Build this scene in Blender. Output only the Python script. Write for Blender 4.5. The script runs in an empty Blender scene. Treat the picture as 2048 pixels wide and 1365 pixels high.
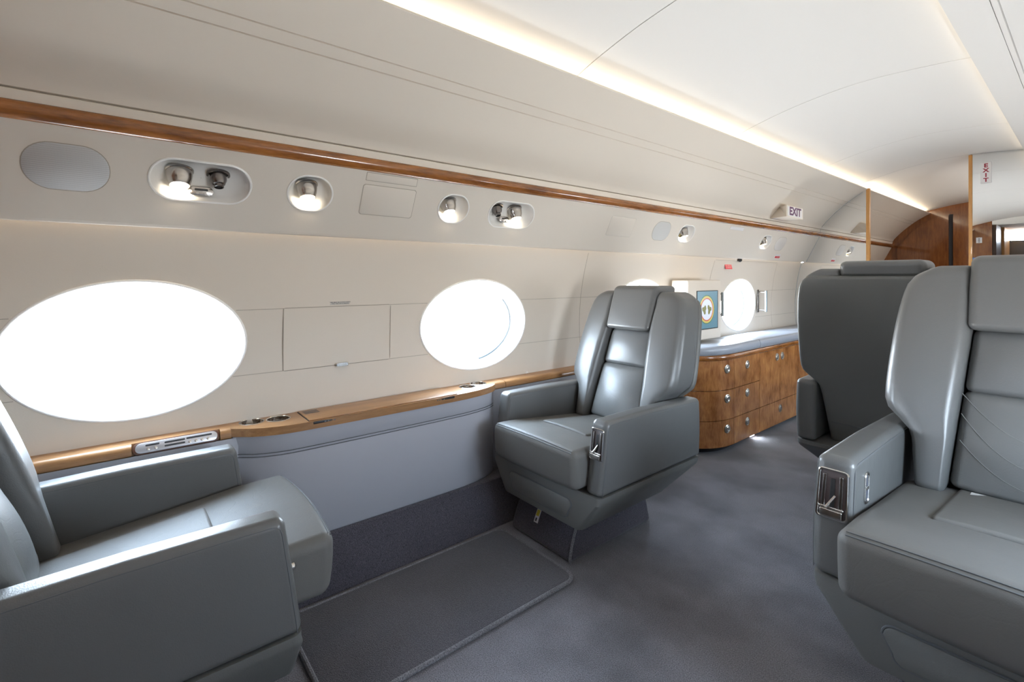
import bpy, bmesh, math, random
from mathutils import Vector, Matrix
from mathutils.geometry import delaunay_2d_cdt
random.seed(7)
SC = bpy.context.scene
COL = SC.collection
R = math.radians

# ------------------------------------------------------------------ camera, world, exposure, window daylight
cam_d = bpy.data.cameras.new('camera')
cam = bpy.data.objects.new('camera', cam_d)
COL.objects.link(cam)
cam.location = (0, 0, 1.1)
cam.rotation_euler = (R(90), 0, math.atan(1171 / 960))
cam_d.sensor_width = 36.0
cam_d.lens = 960 / 2048 * 36.0
cam_d.shift_y = -(682.5 - 556) / 2048
cam_d.clip_start = 0.01
SC.camera = cam

SC.view_settings.view_transform = 'Standard'
SC.view_settings.look = 'None'
SC.view_settings.gamma = 1.0
SC.view_settings.use_curve_mapping = False
SC.view_settings.exposure = 0.34
SC.cycles.max_bounces = 10
SC.cycles.diffuse_bounces = 5
SC.cycles.glossy_bounces = 5
SC.cycles.transparent_max_bounces = 8
SC.cycles.sample_clamp_indirect = 6.0
SC.cycles.caustics_reflective = False
SC.cycles.caustics_refractive = False

SKY = 38.0          # daylight outside
COVE = 0.65          # W per metre of the ceiling cove strips
READ = 0.8          # reading lamps

w = bpy.data.worlds.new('daylight')
SC.world = w
w.use_nodes = True
nt = w.node_tree
nt.nodes.clear()
_o = nt.nodes.new('ShaderNodeOutputWorld')
_b = nt.nodes.new('ShaderNodeBackground')
_g = nt.nodes.new('ShaderNodeTexCoord')
_s = nt.nodes.new('ShaderNodeSeparateXYZ')
_r = nt.nodes.new('ShaderNodeValToRGB')
_m = nt.nodes.new('ShaderNodeMapRange')
_m.inputs['From Min'].default_value = -1
_r.color_ramp.elements[0].position = 0.0
_r.color_ramp.elements[0].color = (0.62, 0.61, 0.60, 1)
_r.color_ramp.elements[1].position = 1.0
_r.color_ramp.elements[1].color = (0.58, 0.77, 1.0, 1)
for p, c in ((0.485, (0.78, 0.78, 0.78, 1)), (0.50, (0.84, 0.91, 1.0, 1)), (0.65, (0.70, 0.84, 1.0, 1))):
    e = _r.color_ramp.elements.new(p)
    e.color = c
nt.links.new(_g.outputs['Generated'], _s.inputs[0])
nt.links.new(_s.outputs['Z'], _m.inputs['Value'])
nt.links.new(_m.outputs[0], _r.inputs[0])
nt.links.new(_r.outputs[0], _b.inputs[0])
_b.inputs[1].default_value = SKY
nt.links.new(_b.outputs[0], _o.inputs[0])

WIN_Y = [0.04, 1.315, 2.60, 3.93]
RWIN_Y = [1.315, 2.60, 3.93]
WIN_Z, WIN_A, WIN_B = 0.88, 0.300, 0.210
for sx in (-1, 1):
    for yc in (WIN_Y if sx < 0 else RWIN_Y):
        l = bpy.data.lights.new('window_portal', 'AREA')
        l.shape = 'ELLIPSE'
        l.size, l.size_y = 0.58, 0.42
        l.cycles.is_portal = True
        o = bpy.data.objects.new('window_portal', l)
        COL.objects.link(o)
        o.location = (-1.965 if sx < 0 else 0.445, yc, WIN_Z)
        o.rotation_euler = (0, R(-90) * (1 if sx < 0 else -1), 0)
        o.rotation_euler = Vector((-sx, 0, 0)).to_track_quat('-Z', 'Z').to_euler()


def strip_light(name, x, z, y0, y1, dirv, watts, col, width=0.03):
    l = bpy.data.lights.new(name, 'AREA')
    l.shape = 'RECTANGLE'
    l.size, l.size_y = width, y1 - y0
    l.energy = watts
    l.color = col
    o = bpy.data.objects.new(name, l)
    COL.objects.link(o)
    o.location = (x, (y0 + y1) / 2, z)
    zq = -Vector(dirv).normalized()
    yq = Vector((0, 1, 0))
    xq = yq.cross(zq)
    o.rotation_euler = Matrix((xq, yq, zq)).transposed().to_euler()
    return o


WARM = (1.0, 0.86, 0.66)
strip_light('ceiling_cove_lamp', -1.345, 1.885, -0.55, 5.05, (0.75, 0, 0.6), COVE * 5.6, WARM)
strip_light('ceiling_cove_lamp', -1.345, 1.885, 5.15, 7.5, (0.75, 0, 0.6), COVE * 2.4 * 2.5, WARM)
strip_light('ceiling_cove_lamp', -0.255, 2.000, -0.55, 5.05, (-0.85, 0, 0.40), COVE * 5.6, WARM)
strip_light('galley_fill_light', -0.35, 1.86, 5.4, 7.2, (-0.8, 0, -0.5), 9.0, (1.0, 0.95, 0.90), 0.12)  # added fill brightening the corridor past the doorway, no visible fitting
strip_light('wall_wash_lamp', -1.798, 1.285, -0.55, 5.05, (-0.15, 0, -1), 1.6, WARM, 0.006)

# ------------------------------------------------------------------ materials
MATS = {}


def mat(name, color, rough=0.5, metal=0.0, spec=0.5, coat=0.0, bump=None, emis=None, var=None, sheen=0.0):
    """bump=(scale,strength,dist) noise grain; var=(scale,dark_factor) soft tone variation."""
    if name in MATS:
        return MATS[name]
    m = bpy.data.materials.new(name)
    m.use_nodes = True
    t = m.node_tree
    p = t.nodes['Principled BSDF']
    p.inputs['Base Color'].default_value = (*color, 1)
    p.inputs['Roughness'].default_value = rough
    p.inputs['Metallic'].default_value = metal
    p.inputs['Specular IOR Level'].default_value = spec
    p.inputs['Coat Weight'].default_value = coat
    p.inputs['Coat Roughness'].default_value = 0.05
    if sheen:
        p.inputs['Sheen Weight'].default_value = sheen
    tc = t.nodes.new('ShaderNodeTexCoord')
    if var:
        n = t.nodes.new('ShaderNodeTexNoise')
        n.inputs['Scale'].default_value = var[0]
        n.inputs['Detail'].default_value = 3
        mx = t.nodes.new('ShaderNodeMix')
        mx.data_type = 'RGBA'
        mx.inputs[6].default_value = (*[c * var[1] for c in color], 1)
        mx.inputs[7].default_value = (*color, 1)
        rp = t.nodes.new('ShaderNodeMapRange')
        rp.inputs['From Min'].default_value = 0.35
        rp.inputs['From Max'].default_value = 0.62
        t.links.new(tc.outputs['Object'], n.inputs['Vector'])
        t.links.new(n.outputs['Fac'], rp.inputs['Value'])
        t.links.new(rp.outputs[0], mx.inputs[0])
        t.links.new(mx.outputs[2], p.inputs['Base Color'])
    if bump:
        n = t.nodes.new('ShaderNodeTexNoise')
        n.inputs['Scale'].default_value = bump[0]
        n.inputs['Detail'].default_value = 3
        b = t.nodes.new('ShaderNodeBump')
        b.inputs['Strength'].default_value = bump[1]
        b.inputs['Distance'].default_value = bump[2]
        t.links.new(tc.outputs['Object'], n.inputs['Vector'])
        t.links.new(n.outputs['Fac'], b.inputs['Height'])
        t.links.new(b.outputs[0], p.inputs['Normal'])
    if emis:
        p.inputs['Emission Color'].default_value = (*emis[0], 1)
        p.inputs['Emission Strength'].default_value = emis[1]
    MATS[name] = m
    return m


def wood(name, dark, light, scale, rough=0.22, coat=0.6, figure=0.5, flame=False):
    if name in MATS:
        return MATS[name]
    m = bpy.data.materials.new(name)
    m.use_nodes = True
    t = m.node_tree
    p = t.nodes['Principled BSDF']
    p.inputs['Roughness'].default_value = rough
    p.inputs['Coat Weight'].default_value = coat
    p.inputs['Coat Roughness'].default_value = 0.04
    tc = t.nodes.new('ShaderNodeTexCoord')
    mp = t.nodes.new('ShaderNodeMapping')
    mp.inputs['Scale'].default_value = scale
    t.links.new(tc.outputs['Object'], mp.inputs['Vector'])
    n1 = t.nodes.new('ShaderNodeTexNoise')
    n1.inputs['Scale'].default_value = 6
    n1.inputs['Detail'].default_value = 6
    n1.inputs['Distortion'].default_value = 1.2 if flame else 0.5
    t.links.new(mp.outputs[0], n1.inputs['Vector'])
    n2 = t.nodes.new('ShaderNodeTexNoise')
    n2.inputs['Scale'].default_value = 30
    n2.inputs['Detail'].default_value = 4
    t.links.new(mp.outputs[0], n2.inputs['Vector'])
    n3 = t.nodes.new('ShaderNodeTexNoise')
    n3.inputs['Scale'].default_value = 9 if flame else 5
    t.links.new(tc.outputs['Object'], n3.inputs['Vector'])
    a = t.nodes.new('ShaderNodeMath')
    a.operation = 'MULTIPLY_ADD'
    a.inputs[1].default_value = 0.35
    t.links.new(n2.outputs['Fac'], a.inputs[0])
    a2 = t.nodes.new('ShaderNodeMath')
    a2.operation = 'MULTIPLY_ADD'
    a2.inputs[1].default_value = figure
    a2.inputs[2].default_value = -0.1
    t.links.new(n3.outputs['Fac'], a2.inputs[0])
    a3 = t.nodes.new('ShaderNodeMath')
    a3.operation = 'MULTIPLY_ADD'
    a3.inputs[1].default_value = 0.6
    t.links.new(n1.outputs['Fac'], a3.inputs[0])
    t.links.new(a2.outputs[0], a3.inputs[2])
    t.links.new(a3.outputs[0], a.inputs[2])
    mean = 0.5 * (0.375 + 0.5 * figure)
    sc_ = t.nodes.new('ShaderNodeMath')
    sc_.operation = 'MULTIPLY'
    sc_.inputs[1].default_value = 0.5
    t.links.new(a.outputs[0], sc_.inputs[0])
    r = t.nodes.new('ShaderNodeValToRGB')
    r.color_ramp.elements[0].position = mean - 0.10 - 0.03 * figure
    r.color_ramp.elements[0].color = (*dark, 1)
    r.color_ramp.elements[1].position = mean + 0.10 + 0.03 * figure
    r.color_ramp.elements[1].color = (*light, 1)
    t.links.new(sc_.outputs[0], r.inputs[0])
    t.links.new(r.outputs[0], p.inputs['Base Color'])
    MATS[name] = m
    return m


def leather(name, color, rough=0.36, creased=False):
    if name in MATS:
        return MATS[name]
    m = mat(name, color, rough, spec=0.5)
    t = m.node_tree
    p = t.nodes['Principled BSDF']
    tc = t.nodes.new('ShaderNodeTexCoord')
    v = t.nodes.new('ShaderNodeTexVoronoi')
    v.inputs['Scale'].default_value = 420
    n = t.nodes.new('ShaderNodeTexNoise')
    n.inputs['Scale'].default_value = 9
    n.inputs['Detail'].default_value = 5
    n.inputs['Roughness'].default_value = 0.45
    t.links.new(tc.outputs['Object'], v.inputs['Vector'])
    t.links.new(tc.outputs['Object'], n.inputs['Vector'])
    b1 = t.nodes.new('ShaderNodeBump')
    b1.inputs['Strength'].default_value = 0.12
    b1.inputs['Distance'].default_value = 0.0012
    b2 = t.nodes.new('ShaderNodeBump')
    b2.inputs['Strength'].default_value = 0.35
    b2.inputs['Distance'].default_value = 0.006
    t.links.new(n.outputs['Fac'], b2.inputs['Height'])
    t.links.new(v.outputs['Distance'], b1.inputs['Height'])
    t.links.new(b2.outputs[0], b1.inputs['Normal'])
    t.links.new(b1.outputs[0], p.inputs['Normal'])
    if creased:
        dn = t.nodes.new('ShaderNodeTexNoise')
        dn.inputs['Scale'].default_value = 5
        ad = t.nodes.new('ShaderNodeVectorMath')
        ad.operation = 'MULTIPLY_ADD'
        ad.inputs[1].default_value = (0.5, 0.5, 0.5)
        t.links.new(tc.outputs['Object'], dn.inputs['Vector'])
        t.links.new(dn.outputs['Color'], ad.inputs[0])
        t.links.new(tc.outputs['Object'], ad.inputs[2])
        cv = t.nodes.new('ShaderNodeTexVoronoi')
        cv.feature = 'DISTANCE_TO_EDGE'
        cv.inputs['Scale'].default_value = 10
        t.links.new(ad.outputs[0], cv.inputs['Vector'])
        cr_ = t.nodes.new('ShaderNodeMapRange')
        cr_.inputs['From Max'].default_value = 0.05
        t.links.new(cv.outputs['Distance'], cr_.inputs['Value'])
        b3 = t.nodes.new('ShaderNodeBump')
        b3.inputs['Strength'].default_value = 0.09
        b3.inputs['Distance'].default_value = 0.0015
        t.links.new(cr_.outputs[0], b3.inputs['Height'])
        t.links.new(b3.outputs[0], b2.inputs['Normal'])
    rm = t.nodes.new('ShaderNodeMapRange')
    rm.inputs['To Min'].default_value = rough - 0.06
    rm.inputs['To Max'].default_value = rough + 0.08
    t.links.new(n.outputs['Fac'], rm.inputs['Value'])
    t.links.new(rm.outputs[0], p.inputs['Roughness'])
    return m


def set_spec(m, v):
    m.node_tree.nodes['Principled BSDF'].inputs['Specular IOR Level'].default_value = v


def carpet(name, color, stain=None):
    if name in MATS:
        return MATS[name]
    m = mat(name, color, 0.95, spec=0.1, sheen=0.25)
    t = m.node_tree
    p = t.nodes['Principled BSDF']
    tc = t.nodes.new('ShaderNodeTexCoord')
    n = t.nodes.new('ShaderNodeTexNoise')
    n.inputs['Scale'].default_value = 330
    n.inputs['Detail'].default_value = 2
    big = t.nodes.new('ShaderNodeTexNoise')
    big.inputs['Scale'].default_value = 2.6
    big.inputs['Detail'].default_value = 4
    for x in (n, big):
        t.links.new(tc.outputs['Object'], x.inputs['Vector'])
    r1 = t.nodes.new('ShaderNodeMapRange')
    r1.inputs['From Min'].default_value = 0.3
    r1.inputs['From Max'].default_value = 0.7
    r1.inputs['To Min'].default_value = 0.45
    r1.inputs['To Max'].default_value = 1.5
    t.links.new(n.outputs['Fac'], r1.inputs['Value'])
    r2 = t.nodes.new('ShaderNodeMapRange')
    r2.inputs['From Min'].default_value = 0.38
    r2.inputs['From Max'].default_value = 0.58
    r2.inputs['To Min'].default_value = stain or 0.85
    r2.inputs['To Max'].default_value = 1.05
    t.links.new(big.outputs['Fac'], r2.inputs['Value'])
    mu = t.nodes.new('ShaderNodeMath')
    mu.operation = 'MULTIPLY'
    t.links.new(r1.outputs[0], mu.inputs[0])
    t.links.new(r2.outputs[0], mu.inputs[1])
    vm = t.nodes.new('ShaderNodeVectorMath')
    vm.operation = 'SCALE'
    vm.inputs[0].default_value = color
    t.links.new(mu.outputs[0], vm.inputs['Scale'])
    t.links.new(vm.outputs[0], p.inputs['Base Color'])
    b = t.nodes.new('ShaderNodeBump')
    b.inputs['Strength'].default_value = 0.8
    b.inputs['Distance'].default_value = 0.004
    t.links.new(n.outputs['Fac'], b.inputs['Height'])
    t.links.new(b.outputs[0], p.inputs['Normal'])
    return m


def glass_mat(name):
    m = bpy.data.materials.new(name)
    m.use_nodes = True
    t = m.node_tree
    t.nodes.clear()
    o = t.nodes.new('ShaderNodeOutputMaterial')
    a = t.nodes.new('ShaderNodeBsdfTransparent')
    a.inputs[0].default_value = (0.96, 0.98, 0.99, 1)
    g = t.nodes.new('ShaderNodeBsdfGlossy')
    g.inputs['Roughness'].default_value = 0.02
    x = t.nodes.new('ShaderNodeMixShader')
    x.inputs[0].default_value = 0.04
    t.links.new(a.outputs[0], x.inputs[1])
    t.links.new(g.outputs[0], x.inputs[2])
    t.links.new(x.outputs[0], o.inputs[0])
    MATS[name] = m
    return m


M_WALL = mat('cream_wall', (0.70, 0.63, 0.545), 0.55, bump=(220, 0.08, 0.002))
M_PSU = mat('cream_panel', (0.70, 0.635, 0.555), 0.5, bump=(260, 0.05, 0.002))
M_UP = mat('cream_upper', (0.73, 0.655, 0.562), 0.55, bump=(220, 0.06, 0.002))
M_CEIL = mat('white_ceiling', (0.77, 0.755, 0.73), 0.6, bump=(200, 0.05, 0.002))
M_SEAM = mat('seam_shadow_gap', (0.40, 0.35, 0.29), 0.8)
M_WHITE = mat('white_plastic', (0.82, 0.80, 0.77), 0.35)
M_RIM = mat('window_rim_plastic', (0.86, 0.85, 0.83), 0.4)
M_GASKET = mat('window_gasket', (0.10, 0.13, 0.16), 0.5)
M_GLASS = glass_mat('window_glass')
M_DADO = mat('blue_grey_vinyl', (0.41, 0.41, 0.45), 0.5, bump=(350, 0.1, 0.001))
M_LEATHER = leather('grey_leather', (0.116, 0.116, 0.114), 0.33)
M_SEAT = leather('grey_seat_leather', (0.128, 0.123, 0.116), 0.52, True)
M_LEATHER2 = leather('grey_leather_shell', (0.118, 0.117, 0.110), 0.46)
set_spec(M_SEAT, 0.25)
M_STITCH = mat('seam_thread', (0.10, 0.105, 0.11), 0.6)
M_CARPET = carpet('aisle_carpet', (0.168, 0.160, 0.176), 0.55)
M_MAT = carpet('mat_carpet', (0.078, 0.073, 0.083))
M_KICK = carpet('kick_carpet', (0.078, 0.071, 0.087))
M_BIND = carpet('carpet_binding', (0.18, 0.175, 0.19))
M_RAIL = wood('cherry_rail', (0.13, 0.038, 0.006), (0.42, 0.155, 0.032), (8, 1.2, 8))
M_LEDGE = wood('honey_ledge', (0.21, 0.095, 0.032), (0.42, 0.215, 0.085), (14, 1.0, 14), 0.35, 0.3, 0.35)
M_CAB = wood('flame_cherry', (0.20, 0.065, 0.016), (0.54, 0.235, 0.075), (6, 6, 1.3), 0.2, 0.5, 0.7, True)
M_BULK = wood('dark_cherry', (0.11, 0.034, 0.009), (0.27, 0.10, 0.028), (7, 7, 0.8), 0.15, 0.8, 0.5)
M_POST = wood('honey_post', (0.40, 0.18, 0.05), (0.58, 0.30, 0.09), (12, 12, 1.0), 0.3, 0.3, 0.3)
M_CHROME = mat('chrome', (0.75, 0.74, 0.72), 0.18, 1.0)
M_BRUSH = mat('brushed_steel', (0.50, 0.47, 0.44), 0.22, 1.0)
M_DKCHROME = mat('dark_steel', (0.22, 0.20, 0.19), 0.25, 1.0)
M_NICKEL = mat('nickel_knob', (0.58, 0.55, 0.50), 0.28, 1.0)
M_SILVER = mat('silver_plate', (0.62, 0.62, 0.66), 0.35, 0.7)
M_GOLD = mat('gold_switch', (0.75, 0.60, 0.30), 0.35, 0.8)
M_BLACK = mat('black_plastic', (0.015, 0.015, 0.016), 0.4)
M_DARK = mat('dark_recess', (0.03, 0.03, 0.035), 0.7)
M_LAMP = mat('lamp_lens', (1, 0.95, 0.85), 0.4, emis=((1.0, 0.84, 0.58), 4.0))
M_LED = mat('step_lamp_lens', (1, 1, 1), 0.4, emis=((0.85, 0.92, 1.0), 12.0))
M_MIRROR = mat('mirror_glass', (0.93, 0.94, 0.94), 0.0, 1.0)
M_PLAC = mat('placard_white', (0.72, 0.70, 0.70), 0.4)
M_RED = mat('label_red', (0.62, 0.015, 0.03), 0.45)
M_MAROON = mat('sign_red', (0.28, 0.012, 0.03), 0.45)
M_PURPLE = mat('sign_ink', (0.10, 0.02, 0.09), 0.5)
M_PINK = mat('label_pink', (0.72, 0.50, 0.46), 0.5)
M_YEL = mat('label_yellow', (0.62, 0.50, 0.03), 0.5)
M_INK = mat('label_ink', (0.06, 0.05, 0.05), 0.6)
M_SCREEN = mat('screen_blue', (0.02, 0.03, 0.035), 0.25, emis=((0.085, 0.19, 0.25), 1.0))
M_S_WHITE = mat('screen_white', (0.03, 0.03, 0.03), 0.25, emis=((0.55, 0.60, 0.70), 1.0))
M_S_YEL = mat('screen_yellow', (0.03, 0.03, 0.01), 0.25, emis=((0.48, 0.38, 0.11), 1.0))
M_S_GRN = mat('screen_green', (0.01, 0.03, 0.02), 0.25, emis=((0.055, 0.15, 0.10), 1.0))
M_S_RED = mat('screen_red', (0.03, 0.01, 0.01), 0.25, emis=((0.42, 0.05, 0.045), 1.0))
M_S_OLIVE = mat('screen_olive', (0.02, 0.02, 0.01), 0.25, emis=((0.15, 0.15, 0.04), 1.0))


def grille_mat():
    m = mat('speaker_mesh', (0.43, 0.425, 0.42), 0.6, 0.0)
    t = m.node_tree
    p = t.nodes['Principled BSDF']
    tc = t.nodes.new('ShaderNodeTexCoord')
    v = t.nodes.new('ShaderNodeTexVoronoi')
    v.inputs['Scale'].default_value = 420
    v.inputs['Randomness'].default_value = 0.0
    r = t.nodes.new('ShaderNodeValToRGB')
    r.color_ramp.elements[0].position = 0.25
    r.color_ramp.elements[0].color = (0.36, 0.355, 0.35, 1)
    r.color_ramp.elements[1].position = 0.45
    r.color_ramp.elements[1].color = (0.54, 0.535, 0.53, 1)
    t.links.new(tc.outputs['Object'], v.inputs['Vector'])
    t.links.new(v.outputs['Distance'], r.inputs[0])
    t.links.new(r.outputs[0], p.inputs['Base Color'])
    return m


M_GRILLE = grille_mat()


# ------------------------------------------------------------------ mesh helpers
class MB:
    def __init__(self):
        self.v, self.f = [], []

    def add(self, vs, fs, fn=None):
        b = len(self.v)
        self.v += [tuple(fn(*p)) if fn else tuple(p) for p in vs]
        self.f += [tuple(i + b for i in f) for f in fs]
        return self

    def build(self, name, material, parent=None, sharp=38, weld=False):
        me = bpy.data.meshes.new(name)
        me.from_pydata(self.v, [], self.f)
        bm = bmesh.new()
        bm.from_mesh(me)
        if weld:
            bmesh.ops.remove_doubles(bm, verts=bm.verts, dist=1e-5)
        bmesh.ops.recalc_face_normals(bm, faces=bm.faces)
        bm.to_mesh(me)
        bm.free()
        me.polygons.foreach_set('use_smooth', [True] * len(me.polygons))
        me.set_sharp_from_angle(angle=R(sharp))
        me.materials.append(material)
        o = bpy.data.objects.new(name, me)
        COL.objects.link(o)
        if parent:
            o.parent = parent
        return o


def rbox(hx, hy, hz, r, fn=None, seg=4, mid=(2, 2, 2), mb=None):
    """rounded box of half sizes hx,hy,hz; fn maps (x,y,z) after rounding."""
    mb = mb or MB()
    r = min(r, hx * .999, hy * .999, hz * .999)
    H = (hx, hy, hz)
    rows = []
    for k in range(3):
        a = H[k]
        c = [(a - r) + r * math.tan(t / seg * math.pi / 4) for t in range(seg + 1)]
        inner = [-(a - r) + 2 * (a - r) * t / (mid[k] + 1) for t in range(1, mid[k] + 1)]
        rows.append([-x for x in reversed(c)] + inner + c)
    idx, vs, fs = {}, [], []

    def vert(p):
        q = [max(-(H[k] - r), min(H[k] - r, p[k])) for k in range(3)]
        d = [p[k] - q[k] for k in range(3)]
        n = math.sqrt(sum(x * x for x in d))
        if n > 1e-9:
            p = [q[k] + d[k] / n * r for k in range(3)]
        key = tuple(round(x, 6) for x in p)
        if key not in idx:
            idx[key] = len(vs)
            vs.append(p)
        return idx[key]
    for ax in range(3):
        u, v = (ax + 1) % 3, (ax + 2) % 3
        for s in (-1, 1):
            g = []
            for a in rows[u]:
                line = []
                for b in rows[v]:
                    p = [0, 0, 0]
                    p[ax] = s * H[ax]
                    p[u], p[v] = a, b
                    line.append(vert(p))
                g.append(line)
            for i in range(len(g) - 1):
                for j in range(len(g[0]) - 1):
                    q = [g[i][j], g[i + 1][j], g[i + 1][j + 1], g[i][j + 1]]
                    q2 = []
                    for x in q:
                        if x not in q2:
                            q2.append(x)
                    if len(q2) > 2:
                        fs.append(q2 if s > 0 else q2[::-1])
    return mb.add(vs, fs, fn)


def box(x0, x1, y0, y1, z0, z1, r=0.0, mb=None, fn=None):
    cx, cy, cz = (x0 + x1) / 2, (y0 + y1) / 2, (z0 + z1) / 2
    f = lambda x, y, z: (fn(x + cx, y + cy, z + cz) if fn else (x + cx, y + cy, z + cz))
    if r <= 0:
        mb = mb or MB()
        hx, hy, hz = (x1 - x0) / 2, (y1 - y0) / 2, (z1 - z0) / 2
        vs = [(a * hx, b * hy, c * hz) for a in (-1, 1) for b in (-1, 1) for c in (-1, 1)]
        fs = [(0, 1, 3, 2), (4, 6, 7, 5), (0, 4, 5, 1), (2, 3, 7, 6), (0, 2, 6, 4), (1, 5, 7, 3)]
        return mb.add(vs, fs, f)
    return rbox((x1 - x0) / 2, (y1 - y0) / 2, (z1 - z0) / 2, r, f, seg=3, mid=(1, 1, 1), mb=mb)


def loft(rings, cap0=True, cap1=True, closed=True, mb=None, fn=None):
    mb = mb or MB()
    n = len(rings[0])
    vs = [p for r_ in rings for p in r_]
    fs = []
    for k in range(len(rings) - 1):
        for i in range(n if closed else n - 1):
            j = (i + 1) % n
            fs.append((k * n + i, k * n + j, (k + 1) * n + j, (k + 1) * n + i))
    if cap0:
        fs.append(tuple(reversed(range(n))))
    if cap1:
        fs.append(tuple((len(rings) - 1) * n + i for i in range(n)))
    return mb.add(vs, fs, fn)


def tube(path, r, n=8, closed=False, mb=None, fn=None):
    P = [Vector(p) for p in path]
    rings = []
    prev = None
    N = len(P)
    for i, p in enumerate(P):
        a = P[(i - 1) % N] if (closed or i > 0) else P[i]
        b = P[(i + 1) % N] if (closed or i < N - 1) else P[i]
        t = (b - a).normalized()
        if prev is None:
            u = t.orthogonal().normalized()
        else:
            u = (prev - t * prev.dot(t)).normalized()
        prev = u
        v = t.cross(u)
        rings.append([tuple(p + (u * math.cos(k / n * 2 * math.pi) + v * math.sin(k / n * 2 * math.pi)) * r) for k in range(n)])
    if closed:
        rings.append(rings[0])
        return loft(rings, False, False, mb=mb, fn=fn)
    return loft(rings, mb=mb, fn=fn)


def lathe(prof, n=28, mb=None, fn=None, cap0=True, cap1=True):
    rings = [[(r_ * math.cos(k / n * 2 * math.pi), r_ * math.sin(k / n * 2 * math.pi), z) for k in range(n)] for r_, z in prof]
    return loft(rings, cap0, cap1, mb=mb, fn=fn)


def extr(profile, y0, y1, ny=1, mb=None):
    """open (x,z) profile swept along Y"""
    rings = [[(x, y0 + (y1 - y0) * k / ny, z) for x, z in profile] for k in range(ny + 1)]
    return loft(rings, False, False, closed=False, mb=mb)


def prism(outline, z0, z1, holes=(), mb=None, fn=None, bev=0.0):
    """vertical prism from an (x,y) outline, optional holes through the top"""
    mb = mb or MB()
    loops = [outline] + list(holes)
    P2, E2 = [], []
    for lp in loops:
        b0 = len(P2)
        P2 += [Vector(p) for p in lp]
        E2 += [(b0 + i, b0 + (i + 1) % len(lp)) for i in range(len(lp))]

    def inside(p, lp):
        c = False
        for i in range(len(lp)):
            a, b = lp[i], lp[i - 1]
            if (a[1] > p.y) != (b[1] > p.y) and p.x < (b[0] - a[0]) * (p.y - a[1]) / (b[1] - a[1]) + a[0]:
                c = not c
        return c
    ov, oe, of, orig = delaunay_2d_cdt(P2, E2, [], 0, 1e-7)[:4]
    back = {k: (o_[0] if o_ else None) for k, o_ in enumerate(orig)}
    vs = [(p.x, p.y, z1) for p in P2]
    fs = []
    for t_ in of:
        c = sum((ov[i] for i in t_), Vector((0, 0))) / 3
        if inside(c, outline) and not any(inside(c, h) for h in holes):
            fs.append(tuple(back[i] for i in t_))
    n = len(vs)
    vs2 = vs + [(x, y, z0) for x, y, _ in vs]
    fs2 = fs + [tuple(i + n for i in reversed(f)) for f in fs]
    off = 0
    for lp in loops:
        m = len(lp)
        for i in range(m):
            a, b = off + i, off + (i + 1) % m
            fs2.append((a, b, b + n, a + n))
        off += m
    return mb.add(vs2, fs2, fn)


def rrect(hx, hy, r, n=5):
    pts = []
    for cx, cy, a0 in ((hx - r, hy - r, 0), (-hx + r, hy - r, 90), (-hx + r, -hy + r, 180), (hx - r, -hy + r, 270)):
        for k in range(n + 1):
            a = R(a0 + 90 * k / n)
            pts.append((cx + r * math.cos(a), cy + r * math.sin(a)))
    return pts


def interp(tab, z):
    if z <= tab[0][0]:
        return tab[0][1]
    for (a, va), (b, vb) in zip(tab, tab[1:]):
        if z <= b:
            t = (z - a) / (b - a)
            return va + (vb - va) * t
    return tab[-1][1]


def smooth_tab(tab, n=40):
    """Catmull-Rom resampled table"""
    out = []
    for i in range(len(tab) - 1):
        p0, p1, p2, p3 = tab[max(i - 1, 0)], tab[i], tab[i + 1], tab[min(i + 2, len(tab) - 1)]
        for k in range(n // max(len(tab) - 1, 1) + 2):
            t = k / (n // max(len(tab) - 1, 1) + 2)
            q = [0.5 * ((2 * p1[j]) + (-p0[j] + p2[j]) * t + (2 * p0[j] - 5 * p1[j] + 4 * p2[j] - p3[j]) * t * t + (-p0[j] + 3 * p1[j] - 3 * p2[j] + p3[j]) * t ** 3) for j in (0, 1)]
            out.append(tuple(q))
    out.append(tab[-1])
    return out


def text_mb(s, size, fn, mb=None, bold=0.0, spacing=1.0):
    cu = bpy.data.curves.new('lettering', 'FONT')
    cu.body = s
    cu.size = size
    cu.align_x, cu.align_y = 'CENTER', 'CENTER'
    cu.offset = bold
    cu.space_line = spacing
    cu.resolution_u = 3
    o = bpy.data.objects.new('lettering_tmp', cu)
    me = bpy.data.meshes.new_from_object(o)
    mb = mb or MB()
    mb.add([tuple(v.co) for v in me.vertices], [tuple(p.vertices) for p in me.polygons], fn)
    bpy.data.objects.remove(o)
    bpy.data.meshes.remove(me)
    bpy.data.curves.remove(cu)
    return mb


def tag(o, label=None, cat=None, group=None, kind=None):
    for k, v in (('label', label), ('category', cat), ('group', group), ('kind', kind)):
        if v:
            o[k] = v
    return o


def thing(name, label, cat, loc=(0, 0, 0), rz=0, group=None, scale=None):
    o = bpy.data.objects.new(name, None)
    o.empty_display_size = 0.1
    COL.objects.link(o)
    o.location = loc
    o.rotation_euler = (0, 0, rz)
    if scale:
        o.scale = scale
    return tag(o, label, cat, group)


# ------------------------------------------------------------------ the shell of the cabin
Y0, YB, YW = -0.62, 5.10, 7.60           # front bulkhead behind the camera, mirrored bulkhead, wood galley wall
floor = box(-1.95, 0.60, -3.0, 8.0, -0.04, 0.0).build('floor', M_CARPET)
tag(floor, kind='structure')

WALLP = smooth_tab([(0.56, -1.852), (0.75, -1.868), (0.88, -1.870), (1.0, -1.860), (1.12, -1.843), (1.25, -1.812), (1.33, -1.785)], 30)
wall_x = lambda z: interp(WALLP, z)
RWALLP = smooth_tab([(0.56, 0.335), (0.75, 0.348), (0.88, 0.350), (1.0, 0.342), (1.12, 0.326), (1.25, 0.300), (1.33, 0.278)], 30)
rwall_x = lambda z: interp(RWALLP, z)


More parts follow.
